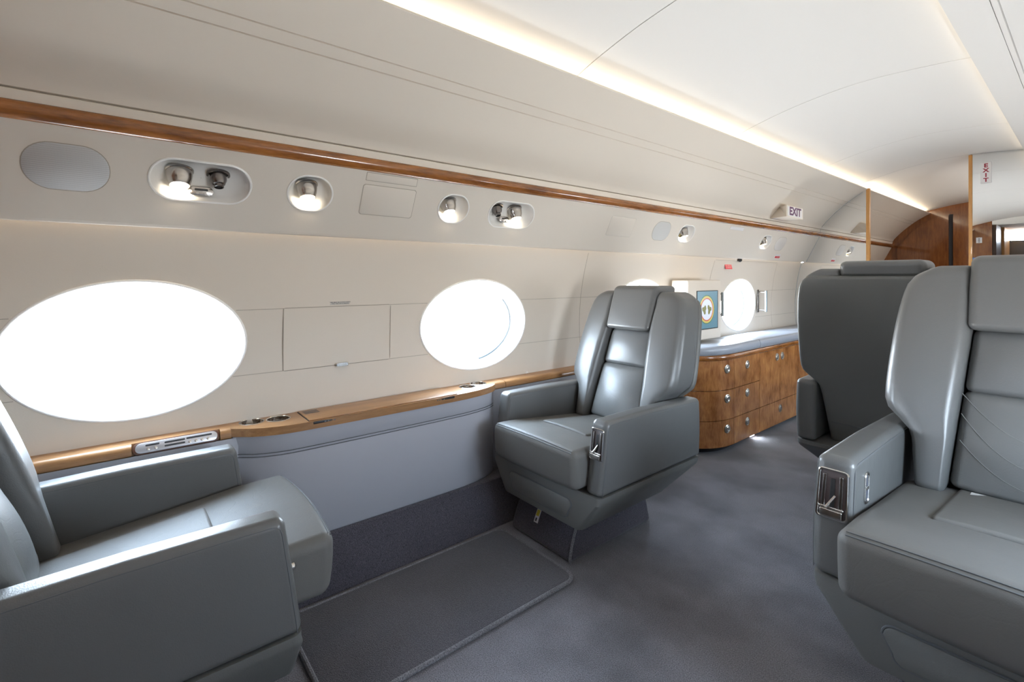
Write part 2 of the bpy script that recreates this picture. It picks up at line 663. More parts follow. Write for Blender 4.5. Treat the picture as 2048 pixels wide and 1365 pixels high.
def cell(mb, y0, y1, v0, v1, yc, vc, hole_r, surf, nr=8, nth=96):
    """panel rectangle with a star-shaped hole: rings from the hole to the border"""
    ang = [2 * math.pi * k / nth for k in range(nth)]
    ang += [math.atan2(v - vc, y - yc) % (2 * math.pi) for y in (y0, y1) for v in (v0, v1)]
    ang = sorted(set(round(a, 7) for a in ang))
    rings = []
    for k in range(nr + 1):
        t = (k / nr)
        ring = []
        for a in ang:
            c, s = math.cos(a), math.sin(a)
            rb = min(((y1 - yc) / c if c > 1e-9 else 1e9), ((y0 - yc) / c if c < -1e-9 else 1e9),
                     ((v1 - vc) / s if s > 1e-9 else 1e9), ((v0 - vc) / s if s < -1e-9 else 1e9))
            r0 = hole_r(a)
            rr = r0 + (rb - r0) * t
            ring.append(surf(yc + c * rr, vc + s * rr))
        rings.append(ring)
    return loft(rings, False, False, mb=mb)


def grid(mb, y0, y1, v0, v1, surf, ny=2, nv=16):
    rings = [[surf(y0 + (y1 - y0) * i / ny, v0 + (v1 - v0) * j / nv) for j in range(nv + 1)] for i in range(ny + 1)]
    return loft(rings, False, False, closed=False, mb=mb)


def ell(a, b):
    return lambda t: a * b / math.hypot(b * math.cos(t), a * math.sin(t))


def window_wall(name, surf, ybeg, yend, wins, v0=0.57, v1=1.32):
    mb = MB()
    y = ybeg
    for yc in wins:
        grid(mb, y - 0.006, yc - 0.414, v0, v1, surf, 1, 40)
        cell(mb, yc - 0.42, yc + 0.42, v0, v1, yc, WIN_Z, ell(WIN_A, WIN_B), surf, 12)
        y = yc + 0.42
    grid(mb, y - 0.006, yend, v0, v1, surf, 1, 40)
    return mb


wall_left = window_wall('wall_left', lambda y, v: (wall_x(v), y, v), Y0, YB, WIN_Y).build('wall_left', M_WALL, weld=True)
tag(wall_left, kind='structure')
wall_right = window_wall('wall_right', lambda y, v: (rwall_x(v), y, v), Y0, YB, RWIN_Y).build('wall_right', M_WALL, weld=True)
tag(wall_right, kind='structure')


def seam(path, parent, material=M_SEAM, r=0.0013, name='panel_seam'):
    return tube(path, r, 6).build(name, material, parent)


# seams of the left window panels
for z in (0.989, 0.763):
    edges = [Y0]
    for yc in WIN_Y[:3]:
        dz = (z - WIN_Z) / WIN_B
        h = WIN_A * 1.05 * math.sqrt(max(0, 1 - dz * dz))
        edges += [yc - h, yc + h]
    edges.append(3.42)
    for a, b in zip(edges[::2], edges[1::2]):
        seam([(wall_x(z) - 0.0006, a + (b - a) * k / 4, z) for k in range(5)], wall_left)
seam([(wall_x(z) - 0.0004, 2.03 + 0.06 * max(0, z - 1.0), z) for z in [0.61 + 0.03 * k for k in range(22)]], wall_left)
for yy in (0.46,):
    seam([(wall_x(z) - 0.0004, yy, z) for z in [0.763 + 0.0226 * k for k in range(11)]], wall_left)
# emergency exit hatch outline around the last window
hz = [0.66 + 0.03 * k for k in range(20)]
seam([(wall_x(z) - 0.0004, 3.44 + 0.12 * max(0, (z - 1.1)), z) for z in hz], wall_left)
seam([(wall_x(z) - 0.0004, 4.56, z) for z in hz], wall_left)
seam([(wall_x(1.235) - 0.0002, y, 1.235) for y in (3.47, 4.0, 4.56)], wall_left)
for z in (0.763, 0.989):
    seam([(wall_x(z) - 0.0004, y, z) for y in (4.24, 4.6, 5.08)], wall_left)

# windows: flared reveal, rim, gasket and pane
NW = 72


def window(i, sx, yc):
    prof = wall_x if sx < 0 else rwall_x
    out = -1 if sx < 0 else 1

    def ring(s, depth):
        pts = []
        for k in range(NW):
            a = 2 * math.pi * k / NW
            y, z = yc + WIN_A * s * math.cos(a), WIN_Z + WIN_B * s * math.sin(a)
            zr = WIN_Z + WIN_B * math.sin(a)
            flat = out * 1.0
            xs = prof(zr)
            base = prof(WIN_Z)
            x = (xs * (1 - min(depth / 0.075, 1)) + base * min(depth / 0.075, 1)) + out * depth
            pts.append((x, y, z))
        return pts
    fr = loft([ring(1.0, 0.001), ring(0.985, 0.006), ring(0.955, 0.03), ring(0.925, 0.07), ring(0.90, 0.078), ring(0.87, 0.080), ring(0.865, 0.086)], False, False).build('window_%d' % i, M_RIM)
    tag(fr, kind='structure')
    rim = [(p[0] - out * 0.001, p[1], p[2]) for p in ring(1.004, 0.0)]
    tube(rim, 0.0045, 8, closed=True).build('window_rim', M_RIM, fr)
    if sx < 0 and i > 1:
        tube([ring(0.885, 0.078)[k % NW] for k in range(-15, 8)], 0.0032, 6).build('window_gasket', M_GASKET, fr)
    loft([ring(0.90, 0.084), ring(0.90, 0.088)]).build('pane', M_GLASS, fr)


n = 1
for sx in (-1, 1):
    for yc in (WIN_Y if sx < 0 else RWIN_Y):
        window(n, sx, yc)
        n += 1

# service panel above the windows (tilted), with holes for the recessed fittings
PA, PN, PV = Vector((-1.77, 0, 1.258)), Vector((0.8996, 0, -0.4367)), Vector((0.4367, 0, 0.8996))


def psu(y, v, h=0.0):
    p = PA + PV * v + PN * h
    return (p.x, y, p.z)


def stadium(a, b):
    def r_(t):
        c, s = abs(math.cos(t)), abs(math.sin(t))
        r0 = b                                   # corner radius = half height
        fl = a - r0
        # straight top
        if s > 1e-9 and b / s * c <= fl:
            return b / s
        # arc centred at (fl,0)
        return fl * c + math.sqrt(max(0, r0 * r0 - fl * fl * s * s))
    return r_


FIX = [(0.196, 0.130, 0.061), (0.508, 0.073, 0.061), (1.083, 0.073, 0.061), (1.398, 0.132, 0.061), (2.872, 0.088, 0.058), (4.055, 0.088, 0.058)]
PH = 0.145
mb = MB()
y = Y0
for yc, a, b in FIX:
    grid(mb, y, yc - a - 0.03, 0, 0.2519, psu, 1, 4)
    cell(mb, yc - a - 0.03, yc + a + 0.03, 0, 0.2519, yc, PH, stadium(a, b), psu, 4, 64)
    y = yc + a + 0.03
grid(mb, y, YB, 0, 0.2519, psu, 1, 4)
lipr = [(-1.77, 1.258), (-1.774, 1.2515), (-1.781, 1.2495), (-1.789, 1.254), (-1.793, 1.268), (-1.793, 1.33)]
extr(lipr, Y0, YB).build('panel_lip', M_PSU, wall_left)
# unseen skin added behind the lining to keep outside light from leaking in
sk = [(-1.852, 0.575), (-1.885, 0.30), (-1.885, -0.03)]
extr(sk, Y0 - 0.1, 8.0).build('light_seal_skin', M_DADO, wall_left)
extr([(0.336, 0.575), (0.36, 0.30), (0.36, -0.03)], Y0 - 0.1, 8.0).build('light_seal_skin', M_DADO, wall_right)
sk = [(-1.90, 1.32)] + [(-0.76 + 1.31 * math.cos(R(a)), 0.90 + 1.31 * math.sin(R(a))) for a in range(160, 19, -7)] + [(0.40, 1.32)]
extr(sk, Y0 - 1.7, 8.0).build('light_seal_skin', M_DADO, wall_left)
extr([(-1.785, 1.325), (-1.90, 1.32)], Y0 - 0.1, 8.0).build('light_seal_skin', M_DADO, wall_left)
extr([(0.278, 1.325), (0.40, 1.32)], Y0 - 0.1, 8.0).build('light_seal_skin', M_DADO, wall_right)
mb.build('service_panel', M_PSU, wall_left, weld=True)
# the same strip beyond the mirrored bulkhead
mb = extr([(-1.855, 0.56), (-1.870, 0.88), (-1.843, 1.12), (-1.80, 1.258), (-1.77, 1.258), (-1.66, 1.4846)], YB + 0.02, YW)
wl2 = mb.build('wall_left_galley', M_UP)
tag(wl2, kind='structure')

# polished wood strip (half round) and cream band with shadow gap above it
strip_p = [(-1.672, 1.4838), (-1.655, 1.4846), (-1.646, 1.492), (-1.640, 1.503), (-1.638, 1.512), (-1.640, 1.520), (-1.645, 1.527), (-1.650, 1.529), (-1.664, 1.529)]
o = extr(strip_p, Y0, YB).build('trim_1', M_RAIL)
tag(o, kind='structure')
o = extr(strip_p, YB + 0.03, YW).build('trim_2', M_RAIL)
tag(o, kind='structure')
band = [(-1.664, 1.529), (-1.6525, 1.530), (-1.6475, 1.553), (-1.650, 1.5555), (-1.668, 1.557)]
UC, UR = Vector((-0.76, 0.90)), 1.1105


def arc_pt(x):
    return (x, UC.y + math.sqrt(UR * UR - (x - UC.x) ** 2))


def notch(pts):
    return pts


up = [(-1.668, 1.5575), (-1.646, 1.5595)]
xs = [-1.646 + (0.363 * k / 40) for k in range(1, 41)]
done = []
for x in xs:
    for sx_ in (-1.462, -1.430):
        if sx_ not in done and x > sx_:
            done.append(sx_)
            p = arc_pt(sx_)
            nrm = (Vector(p) - UC).normalized()
            tn = Vector((nrm.y, -nrm.x))
            P = Vector(p)
            up += [tuple(P - tn * 0.0022), tuple(P + nrm * 0.005), tuple(P + tn * 0.0022)]
    up.append(arc_pt(x))
lipx, lipz = up[-1]
up += [(lipx + 0.002, lipz + 0.004), (lipx - 0.001, lipz + 0.008), (lipx - 0.012, lipz + 0.007), (lipx - 0.045, lipz - 0.025), (-1.43, 1.835), (-1.44, 1.91)]
for nm, a, b in (('upper_panel', Y0, YB), ('upper_panel', YB + 0.02, YW)):
    extr(band, a, b).build('cream_band', M_UP, wall_left)
    extr(up, a, b).build(nm, M_UP, wall_left, sharp=30)

# ceiling panels between the two coves, with thin joints
CE = smooth_tab([(-1.44, 1.895), (-1.36, 1.925), (-1.25, 1.962), (-1.05, 2.012), (-0.844, 2.045), (-0.70, 2.055), (-0.56, 2.052), (-0.42, 2.044), (-0.30, 2.032), (-0.20, 2.020)], 44)
ys = [Y0 - 1.6, 1.455, 2.80, 4.15, YB]
cl = None
for a, b in zip(ys, ys[1:]):
    prof = CE + [(CE[-1][0], CE[-1][1] + 0.03)]
    mb = extr(CE, a + 0.0022, b - 0.0022, 1)
    for yy, d in ((a + 0.0022, 1), (b - 0.0022, -1)):
        loft([[(x, yy, z) for x, z in CE], [(x, yy, z + 0.012) for x, z in CE]], False, False, closed=False, mb=mb)
    if cl is None:
        cl = mb.build('ceiling', M_CEIL)
        tag(cl, kind='structure')
    else:
        mb.build('ceiling_panel', M_CEIL, cl)
extr([(x, z + 0.013) for x, z in CE], Y0 - 1.7, YB).build('ceiling_backing', M_SEAM, cl)
CE2 = [(x, z - 0.03 - 0.055 * max(0, (x + 1.40))) for x, z in CE]
CE2[0] = CE[0]
loft([[(x, YB + 0.003, z) for x, z in CE], [(x, YW, z) for x, z in CE2]], False, False, closed=False).build('ceiling_panel', M_CEIL, cl)

# right-hand upper panels and lower wall
rp = [(-0.19, 2.022), (-0.20, 1.972), (-0.28, 1.974), (-0.318, 1.998), (-0.324, 1.998), (-0.326, 1.994), (-0.31, 1.985), (-0.26, 1.957), (-0.212, 1.925)]
for q in ((-0.2025, 1.918), (-0.203, 1.923), (-0.1985, 1.915), (-0.185, 1.906), (-0.1815, 1.908), (-0.180, 1.902)):
    rp.append(q)
rp += [(-0.10, 1.845), (0.0, 1.755), (0.09, 1.65), (0.165, 1.535), (0.195, 1.475), (0.235, 1.37), (0.262, 1.30), (0.29, 1.255), (0.305, 1.30)]
extr(rp, Y0, YB).build('upper_panel', M_CEIL, wall_right, sharp=30)
extr(rp, YB + 0.02, YW).build('upper_panel', M_UP, wall_right, sharp=30)
extr([(0.336, 0.60), (0.29, 0.61), (0.28, 0.575), (0.285, 0.2), (0.24, 0.0)], Y0, YB).build('dado_panel', M_DADO, wall_right)
extr([(0.35, 1.3), (0.35, 0.0)], YB + 0.02, YW).build('galley_side', M_BULK, wall_right)

# ------------------------------------------------------------------ lower left wall: kick carpet, vinyl dado, wood ledge
kick = extr([(-1.86, 0.0), (-1.680, 0.0), (-1.684, 0.02), (-1.704, 0.200), (-1.712, 0.206), (-1.86, 0.206)], Y0, 2.66).build('baseboard_left', M_KICK)
tag(kick, kind='structure')
extr([(-1.86, 0.206), (-1.782, 0.206), (-1.779, 0.55), (-1.784, 0.577)], Y0, 2.66).build('dado_panel', M_DADO, wall_left)

bul = [(-1.785, 0.285)]
bul += [(-1.785 + 0.08 * math.sin(R(a)), 0.300 + 0.20 * (1 - math.cos(R(a))) ** 0.8 * 0.9) for a in range(15, 91, 15)]
n0 = bul[-1][1]
bul += [(-1.702, 0.60), (-1.701, 0.8), (-1.702, 1.0), (-1.704, 1.08)]
bul += [(-1.704 - 0.081 * (1 - math.cos(R(a))), 1.08 + 0.27 * math.sin(R(a))) for a in range(15, 91, 15)]
bulge = bul


def offs(pl, d):
    out = []
    for i, p in enumerate(pl):
        a, b = Vector(pl[max(i - 1, 0)]), Vector(pl[min(i + 1, len(pl) - 1)])
        t = (b - a).normalized()
        nn = Vector((t.y, -t.x))
        out.append((p[0] + nn.x * d, p[1] + nn.y * d))
    return out


# vinyl box of the dado between the seats
inner = offs(bul, -0.006)
rings = []
for z, d in ((0.2075, -0.012), (0.215, -0.006), (0.512, -0.006), (0.513, -0.0085), (0.516, -0.006), (0.521, -0.006), (0.522, -0.0085), (0.525, -0.006), (0.582, -0.006)):
    pl = offs(bul, d)
    rings.append([(-1.79, pl[0][1], z)] + [(x, yy, z) for x, yy in pl] + [(-1.79, pl[-1][1], z)])
dado = loft(rings, True, True, closed=False)
db = dado.build('dado_box', M_DADO, wall_left, sharp=50)
for z in (0.512, 0.522):
    tube([(x, yy, z) for x, yy in offs(bul, -0.0058)], 0.0013, 6).build('panel_seam', M_STITCH, wall_left)

ledge = thing('side_ledge', 'honey wood ledge under the windows with cup holders and folding table lid', 'ledge', (-1.79, 0.8, 0.609))
LO = ledge.location.copy()


def led(mb, name, m, par=ledge, **k):
    mb.v = [(x - LO.x, yy - LO.y, z - LO.z) for x, yy, z in mb.v]
    return mb.build(name, m, par, **k)


railp = [(-1.865, 0.576), (-1.787, 0.5765), (-1.782, 0.581), (-1.7815, 0.592), (-1.785, 0.601), (-1.792, 0.6075), (-1.802, 0.6095), (-1.865, 0.6095)]
for a, b in ((Y0, 0.029), (0.253, 0.284), (1.352, 1.422), (1.4245, 2.66)):
    mb = extr(railp, a, b)
    led(loft([[(x, yy, z) for x, z in railp] for yy in (a, b)]), 'ledge_rail', M_LEDGE)
a, b = 0.029, 0.253
rp2 = [(-1.865, 0.576), (-1.795, 0.5765), (-1.806, 0.6095), (-1.865, 0.6095)]
led(loft([[(x, yy, z) for x, z in rp2] for yy in (a, b)]), 'ledge_rail', M_LEDGE)

cups = [(-1.822, 0.350), (-1.806, 0.430), (-1.798, 1.215), (-1.822, 1.290)]


def circ(c, r_, n_=28):
    return [(c[0] + r_ * math.cos(2 * math.pi * k / n_), c[1] + r_ * math.sin(2 * math.pi * k / n_)) for k in range(n_)]


top = [(-1.866, 0.285)] + offs(bul, 0.004) + [(-1.866, bul[-1][1])]
led(prism(top, 0.5825, 0.6095, [circ(c, 0.0355) for c in cups]), 'ledge_top', M_LEDGE)
for cx, cy in cups:
    f = lambda x, yy, z, cx=cx, cy=cy: (cx + x, cy + yy, 0.6095 + z)
    led(lathe([(0.0355, -0.0265), (0.0352, 0.0), (0.0370, 0.0022), (0.0394, 0.001), (0.0394, 0.0001)], 32, fn=f, cap0=False, cap1=False), 'cup_holder', M_CHROME)
    led(lathe([(0.0353, -0.0262), (0.0005, -0.0262)], 28, fn=f, cap0=False), 'cup_floor', M_DKCHROME)
# folding table lid and its two finger slots
lid = led(box(-1.845, -1.706, 0.505, 1.100, 0.6095, 0.6135, 0.0018), 'table_lid', M_LEDGE)
led(box(-1.845, -1.7055, 0.502, 0.505, 0.609, 0.6105), 'lid_gap', M_DARK)
led(box(-1.845, -1.7055, 1.100, 1.103, 0.609, 0.6105), 'lid_gap', M_DARK)
for a, b in ((0.515, 0.64), (0.962, 1.085)):
    s_ = led(box(-1.72, -1.6985, a, b, 0.5975, 0.6075, 0.003), 'finger_slot', M_BLACK)
    for k in (0.3, 0.38, 0.55):
        led(box(-1.70, -1.6975, a + (b - a) * k, a + (b - a) * k + 0.006, 0.600, 0.604), 'slot_pin', M_BRUSH, s_)
for k in range(4):
    led(box(-1.828 + 0.011 * k, -1.824 + 0.011 * k, 0.515, 0.565, 0.6135, 0.6141), 'lid_groove', M_STITCH, lid)
# control panel let into the front of the rail
ct = Matrix.Rotation(R(-40), 3, 'Y')


def ctl(x, yy, z):
    # x: along Y, yy: up the slope, z: out
    up_v = Vector((-0.45, 0, 0.893))
    nn = Vector((0.893, 0, 0.45))
    p = Vector((-1.7915, 0.1415, 0.5945)) + Vector((0, 1, 0)) * x + up_v * yy + nn * z
    return tuple(p)


def plate(hx, hy, r_, z0, z1, fn, n_=6):
    pts = rrect(hx, hy, r_, n_)
    e = min(0.0012, hx * .2, hy * .2)
    pin = [(x * (hx - e) / hx, yy * (hy - e) / hy) for x, yy in pts]
    return loft([[(x, yy, z0) for x, yy in pts], [(x, yy, z1 - e * .7) for x, yy in pts], [(x, yy, z1) for x, yy in pin]], fn=fn)


led(plate(0.111, 0.0175, 0.0172, -0.012, 0.0005, ctl), 'panel_recess', mat('recess_wood', (0.12, 0.05, 0.03), 0.5))
cp = led(plate(0.104, 0.0145, 0.0142, -0.004, 0.004, ctl), 'control_panel', M_SILVER)
for x, w_, yy in ((-0.063, 0.017, 0.006), (-0.008, 0.026, 0.0055), (-0.008, 0.026, -0.0045), (0.055, 0.034, 0.0065)):
    led(plate(w_, 0.0027, 0.0026, 0.003, 0.0046, lambda a, b, c, x=x, yy=yy: ctl(a + x, b + yy, c)), 'display_slot', M_DARK, cp)
for x in (-0.073, -0.055, 0.030, 0.046, 0.062, 0.078):
    led(lathe([(0.0042, 0.003), (0.0042, 0.0052), (0.0032, 0.0058), (0.0005, 0.0058)], 16, fn=lambda a, b, c, x=x: ctl(a + x, b - 0.0055, c)), 'button', M_CHROME, cp)

# small cream clip standing on the ledge behind the left arm of the far window seat
o = thing('ledge_clip', 'tiny cream clip standing at the back of the ledge under the second window', 'clip', (-1.858, 1.62, 0.6095))
box(-0.004, 0.004, -0.010, 0.010, 0, 0.004, 0.0015).build('clip_base', M_WHITE, o)
box(-0.002, 0.003, -0.006, 0.006, 0.004, 0.012, 0.0015).build('clip_tab', M_WHITE, o)

# ------------------------------------------------------------------ fittings of the service panel
def P3(yc):
    return lambda x, v, h: psu(yc + x, PH + v, h)


LAMP_AX = (Vector((0, 0, -0.90)) + PN * 0.42).normalized()


def cupmesh(prof, yc, v, h, ax=LAMP_AX, n=28):
    base = Vector(psu(yc, v, h))
    q = ax.to_track_quat('Z', 'Y')
    return lathe(prof, n, fn=lambda x, y, z: tuple(base + q @ Vector((x, y, z))))


def bowl(a, b, depth):
    st = stadium(a, b)

    def ring(s, h, lift=0.0):
        return [(st(2 * math.pi * k / 64) * s * math.cos(2 * math.pi * k / 64), st(2 * math.pi * k / 64) * s * math.sin(2 * math.pi * k / 64) + lift, h) for k in range(64)]
    return [ring(1.0, 0.0), ring(0.965, -0.003), ring(0.90, -depth * 0.40), ring(0.80, -depth * 0.75), ring(0.62, -depth * 0.96), ring(0.3, -depth), ring(0.01, -depth)], ring


def rel(mb, root):
    L = root.location
    mb.v = [(x - L.x, y - L.y, z - L.z) for x, y, z in mb.v]
    return mb


def fixture(name, label, yc, a, b, lamps=(), vents=(), switch=None, group=None, gold=False, watts=READ, cat='light'):
    root = thing(name, label, cat, psu(yc, PH), 0, group)
    f = P3(yc)
    rings, ring = bowl(a, b, 0.042)
    rel(loft(rings, False, False, fn=f), root).build('dish', M_WHITE, root, sharp=60)
    rm = [f(x, v, 0.0008) for x, v, _ in ring(1.0, 0)]
    rel(tube(rm, 0.0035, 8, closed=True), root).build('rim', M_WHITE, root)
    for dy, v in lamps:
        cy = yc + dy
        rel(cupmesh([(0.037, 0.0), (0.037, 0.004), (0.033, 0.006)], cy, v, -0.040), root).build('lamp_collar', M_GOLD if False else M_BRUSH, root)
        sp = rel(cupmesh([(0.026, 0.0), (0.0335, 0.006), (0.0335, 0.016), (0.0305, 0.034), (0.0262, 0.0455), (0.0262, 0.052), (0.0242, 0.0525), (0.0242, 0.0505)], cy, v, -0.040), root).build('spot', M_BRUSH, root)
        rel(cupmesh([(0.0240, 0.0505), (0.0240, 0.0516), (0.0005, 0.0520)], cy, v, -0.040), root).build('lens', M_LAMP, sp)
        ld = bpy.data.lights.new('reading_lamp', 'SPOT')
        ld.energy = watts
        ld.color = WARM
        ld.spot_size = R(135)
        ld.spot_blend = 0.8
        ld.shadow_soft_size = 0.018
        lo = bpy.data.objects.new('reading_lamp_beam', ld)
        COL.objects.link(lo)
        p = Vector(psu(cy, v, -0.040)) + LAMP_AX * 0.060
        lo.location = p
        lo.rotation_euler = (Vector((0, 0, -0.45)) - PN * 0.85).to_track_quat('-Z', 'Y').to_euler()
    for dy, v in vents:
        cy = yc + dy
        vt = rel(cupmesh([(0.032, 0.0), (0.032, 0.006), (0.028, 0.007), (0.024, 0.002), (0.022, 0.010), (0.0225, 0.022), (0.017, 0.036), (0.0135, 0.038), (0.0135, 0.046), (0.011, 0.047), (0.0105, 0.040)], cy, v, -0.040), root).build('air_vent', M_DKCHROME, root)
        rel(cupmesh([(0.0107, 0.040), (0.0107, 0.0415), (0.0005, 0.0415)], cy, v, -0.040), root).build('vent_bore', M_BLACK, vt)
    if switch:
        dy, v, hw = switch
        m = M_GOLD if gold else M_BRUSH

        def g(x, vv, h):
            # plate leans in the lower part of the dish
            return psu(yc + dy + x, v + vv * 0.90, -0.020 + h - vv * 0.42)
        sw = rel(plate(hw, 0.0135, 0.0132, -0.004, 0.003, g), root).build('switch_plate', m, root)
        rel(plate(hw * 0.55, 0.0035, 0.003, 0.002, 0.0036, lambda x, vv, h: g(x, vv + 0.005, h)), root).build('display', M_BLACK, sw)
        for k in (-1, 1):
            rel(lathe([(0.0042, 0.002), (0.0042, 0.0045), (0.0005, 0.005)], 14, fn=lambda x, vv, h, k=k: g(x + k * hw * 0.32, vv - 0.005, h)), root).build('button', m, sw)
    return root


fixture('passenger_service_unit', 'large oval light and vent recess beside the leftmost speaker, lamp left of vent', 0.196, 0.130, 0.061,
        [(-0.056, 0.162)], [(0.044, 0.164)], (0.0, 0.110, 0.032), 'reading light units', cat='service unit')
fixture('reading_light', 'single round reading light just left of the blank square cover', 0.508, 0.073, 0.061, [(-0.006, 0.165)], group='single reading lights')
fixture('reading_light', 'single round reading light just right of the blank square cover', 1.083, 0.073, 0.061, [(-0.013, 0.165)], group='single reading lights')
fixture('passenger_service_unit', 'oval light and vent recess above the second window, vent left of lamp', 1.398, 0.132, 0.061,
        [(0.035, 0.166)], [(-0.070, 0.166)], (-0.020, 0.114, 0.028), 'reading light units', cat='service unit')
fixture('reading_light', 'small domed reading light right of the grey speaker beyond the far window seat', 2.872, 0.088, 0.058, [(0.0, 0.160)], [], (-0.035, 0.112, 0.022), 'domed reading lights', True)
fixture('reading_light', 'small domed reading light nearest the red exit label and the mirror', 4.055, 0.088, 0.058, [(0.0, 0.160)], [], (-0.035, 0.112, 0.022), 'domed reading lights', True)


def flat_fit(name, label, cat, yc, a, b, r_, material, group=None, v=PH, skew=0.0, h=0.002, edge=M_SEAM):
    root = thing(name, label, cat, psu(yc, v), 0, group)
    pts = rrect(a, b, r_, 8)
    f = lambda x, vv, hh: psu(yc + x, v + vv, hh)
    g = 1.0 + 0.0022 / b
    rel(loft([[(x * (1 + 0.0022 / a), vv * g, -0.001) for x, vv in pts], [(x * (1 + 0.0022 / a), vv * g, 0.0006) for x, vv in pts]], fn=f), root).build('edge_gap', edge, root)
    rel(plate(a, b, r_, -0.001, h, f, 8), root).build('plate' if 'cover' in name else 'grille', material, root)
    return root


flat_fit('speaker_grille', 'grey mesh oval speaker at the left end of the light panel', 'speaker', -0.104, 0.085, 0.061, 0.058, M_GRILLE, 'oval speaker grilles')
flat_fit('speaker_grille', 'plain grey oval speaker right of the faint square cover', 'speaker', 2.592, 0.088, 0.060, 0.058, mat('speaker_pale', (0.55, 0.54, 0.52), 0.6), 'oval speaker grilles')
flat_fit('speaker_grille', 'faint cream oval speaker beside the last domed light, near the mirror', 'speaker', 4.346, 0.095, 0.058, 0.056, mat('speaker_cream', (0.64, 0.60, 0.56), 0.6), 'oval speaker grilles')
flat_fit('access_cover', 'blank square cream cover between the two single reading lights', 'cover', 0.792, 0.105, 0.056, 0.010, M_PSU, 'blank covers')
flat_fit('access_cover', 'narrow blank slot cover directly above the square cover, under the wood strip', 'cover', 0.792, 0.100, 0.0135, 0.002, M_PSU, 'blank covers', v=0.232)
flat_fit('access_cover', 'faint square cream cover left of the plain grey speaker', 'cover', 2.198, 0.108, 0.056, 0.010, M_PSU, 'blank covers', edge=mat('faint_gap', (0.58, 0.53, 0.47), 0.7))
flat_fit('access_cover', 'faint narrow slot cover under the wood strip between the domed lights', 'cover', 3.50, 0.100, 0.012, 0.002, M_PLAC, 'blank covers', v=0.226, edge=mat('faint_gap', (0.58, 0.53, 0.47), 0.7))

# drop-down access panel with its latch, and the placard over it
root = thing('hatch_cover', 'recessed cream drop-down panel between the two big windows with metal latch', 'panel', (wall_x(0.87), 0.667, 0.763))
pts = rrect(0.205, 0.1125, 0.008, 4)
f = lambda x, v, h: (wall_x(0.876 + v) + 0.0 + h, 0.667 + x, 0.876 + v)
mbp = MB()
grid(mbp, -0.205, 0.205, -0.1125, 0.1125, lambda a, v: f(a, v, 0.0016), 1, 12)
for a_, b_ in (((-0.205, -0.1125), (-0.205, 0.1125)), ((0.205, -0.1125), (0.205, 0.1125)), ((-0.205, -0.1125), (0.205, -0.1125)), ((-0.205, 0.1125), (0.205, 0.1125))):
    loft([[f(a_[0] + (b_[0] - a_[0]) * k / 12, a_[1] + (b_[1] - a_[1]) * k / 12, h) for k in range(13)] for h in (-0.003, 0.0016)], False, False, closed=False, mb=mbp)
rel(mbp, root).build('panel_face', M_WALL, root)
rel(tube([f(x * 1.008, v * 1.014, 0.0003) for x, v in pts], 0.0013, 6, closed=True), root).build('panel_gap', M_SEAM, root)
lt = rel(loft([[(wall_x(0.763) + hx, 0.672 + yy, 0.764 + z) for yy, z in rrect(0.025 * s, 0.007 * s, 0.004 * s, 3)] for hx, s in ((0.0, 1), (0.010, 1), (0.013, 0.85))]), root).build('latch', M_CHROME, root)
o = thing('placard', 'small two-line placard above the drop-down access panel', 'label', (wall_x(1.003), 0.664, 1.003))
rel(box(wall_x(1.003) - 0.002, wall_x(1.003) + 0.0012, 0.627, 0.701, 0.9965, 1.0095, fn=lambda x, y, z: (x - (z - 1.003) * 0.13 * -1 * -1, y, z)), o).build('placard_plate', mat('placard_grey', (0.55, 0.52, 0.48), 0.5), o)
mbt = text_mb('TABLE MUST BE STOWED DURING\nTAXI, TAKE OFF & LANDING', 0.0052, lambda x, y, z: (wall_x(1.003) + 0.0016 - y * 0.13, 0.664 + x, 1.003 + y), bold=0.0001)
rel(mbt, o).build('lettering', M_INK, o)

# ------------------------------------------------------------------ signs and labels further along the wall
# wedge exit sign on the upper left panel
root = thing('exit_sign', 'white wedge exit sign on the curved wall above the wood strip', 'sign', (-1.55, 4.09, 1.61))
T = [Vector((-1.5, 3.958, 1.650)), Vector((-1.5, 4.284, 1.653)), Vector((-1.5, 4.212, 1.571)), Vector((-1.5, 3.902, 1.573))]
zs = (1.571, 1.652)
ya, yb2 = 3.93, 4.25
zA, zB = 1.568, 1.655


def up_x(z):
    return UC.x - math.sqrt(max(0, UR * UR - (z - UC.y) ** 2))


mbw = MB()
v8 = [(-1.5, ya, zA), (-1.5, yb2, zA), (-1.5, ya, zB), (-1.5, yb2, zB),
      (up_x(zA) - .01, ya + 0.06, zA), (up_x(zA) - .01, yb2 + 0.02, zA), (up_x(zB) - .01, ya + 0.08, zB), (up_x(zB) - .01, yb2 + 0.02, zB)]
mbw.add(v8, [(0, 1, 3, 2), (4, 6, 7, 5), (0, 2, 6, 4), (1, 5, 7, 3), (0, 4, 5, 1), (2, 3, 7, 6)])
rel(mbw, root).build('housing', M_UP, root)
rel(box(-1.5, -1.4975, ya + 0.02, yb2 - 0.02, zA + 0.006, zB - 0.006), root).build('face', M_PLAC, root)
rel(text_mb('EXIT', 0.085, lambda x, y, z: (-1.4965, (ya + yb2) / 2 + x * 1.3, (zA + zB) / 2 + y), bold=0.0035), root).build('lettering', M_PURPLE, root)

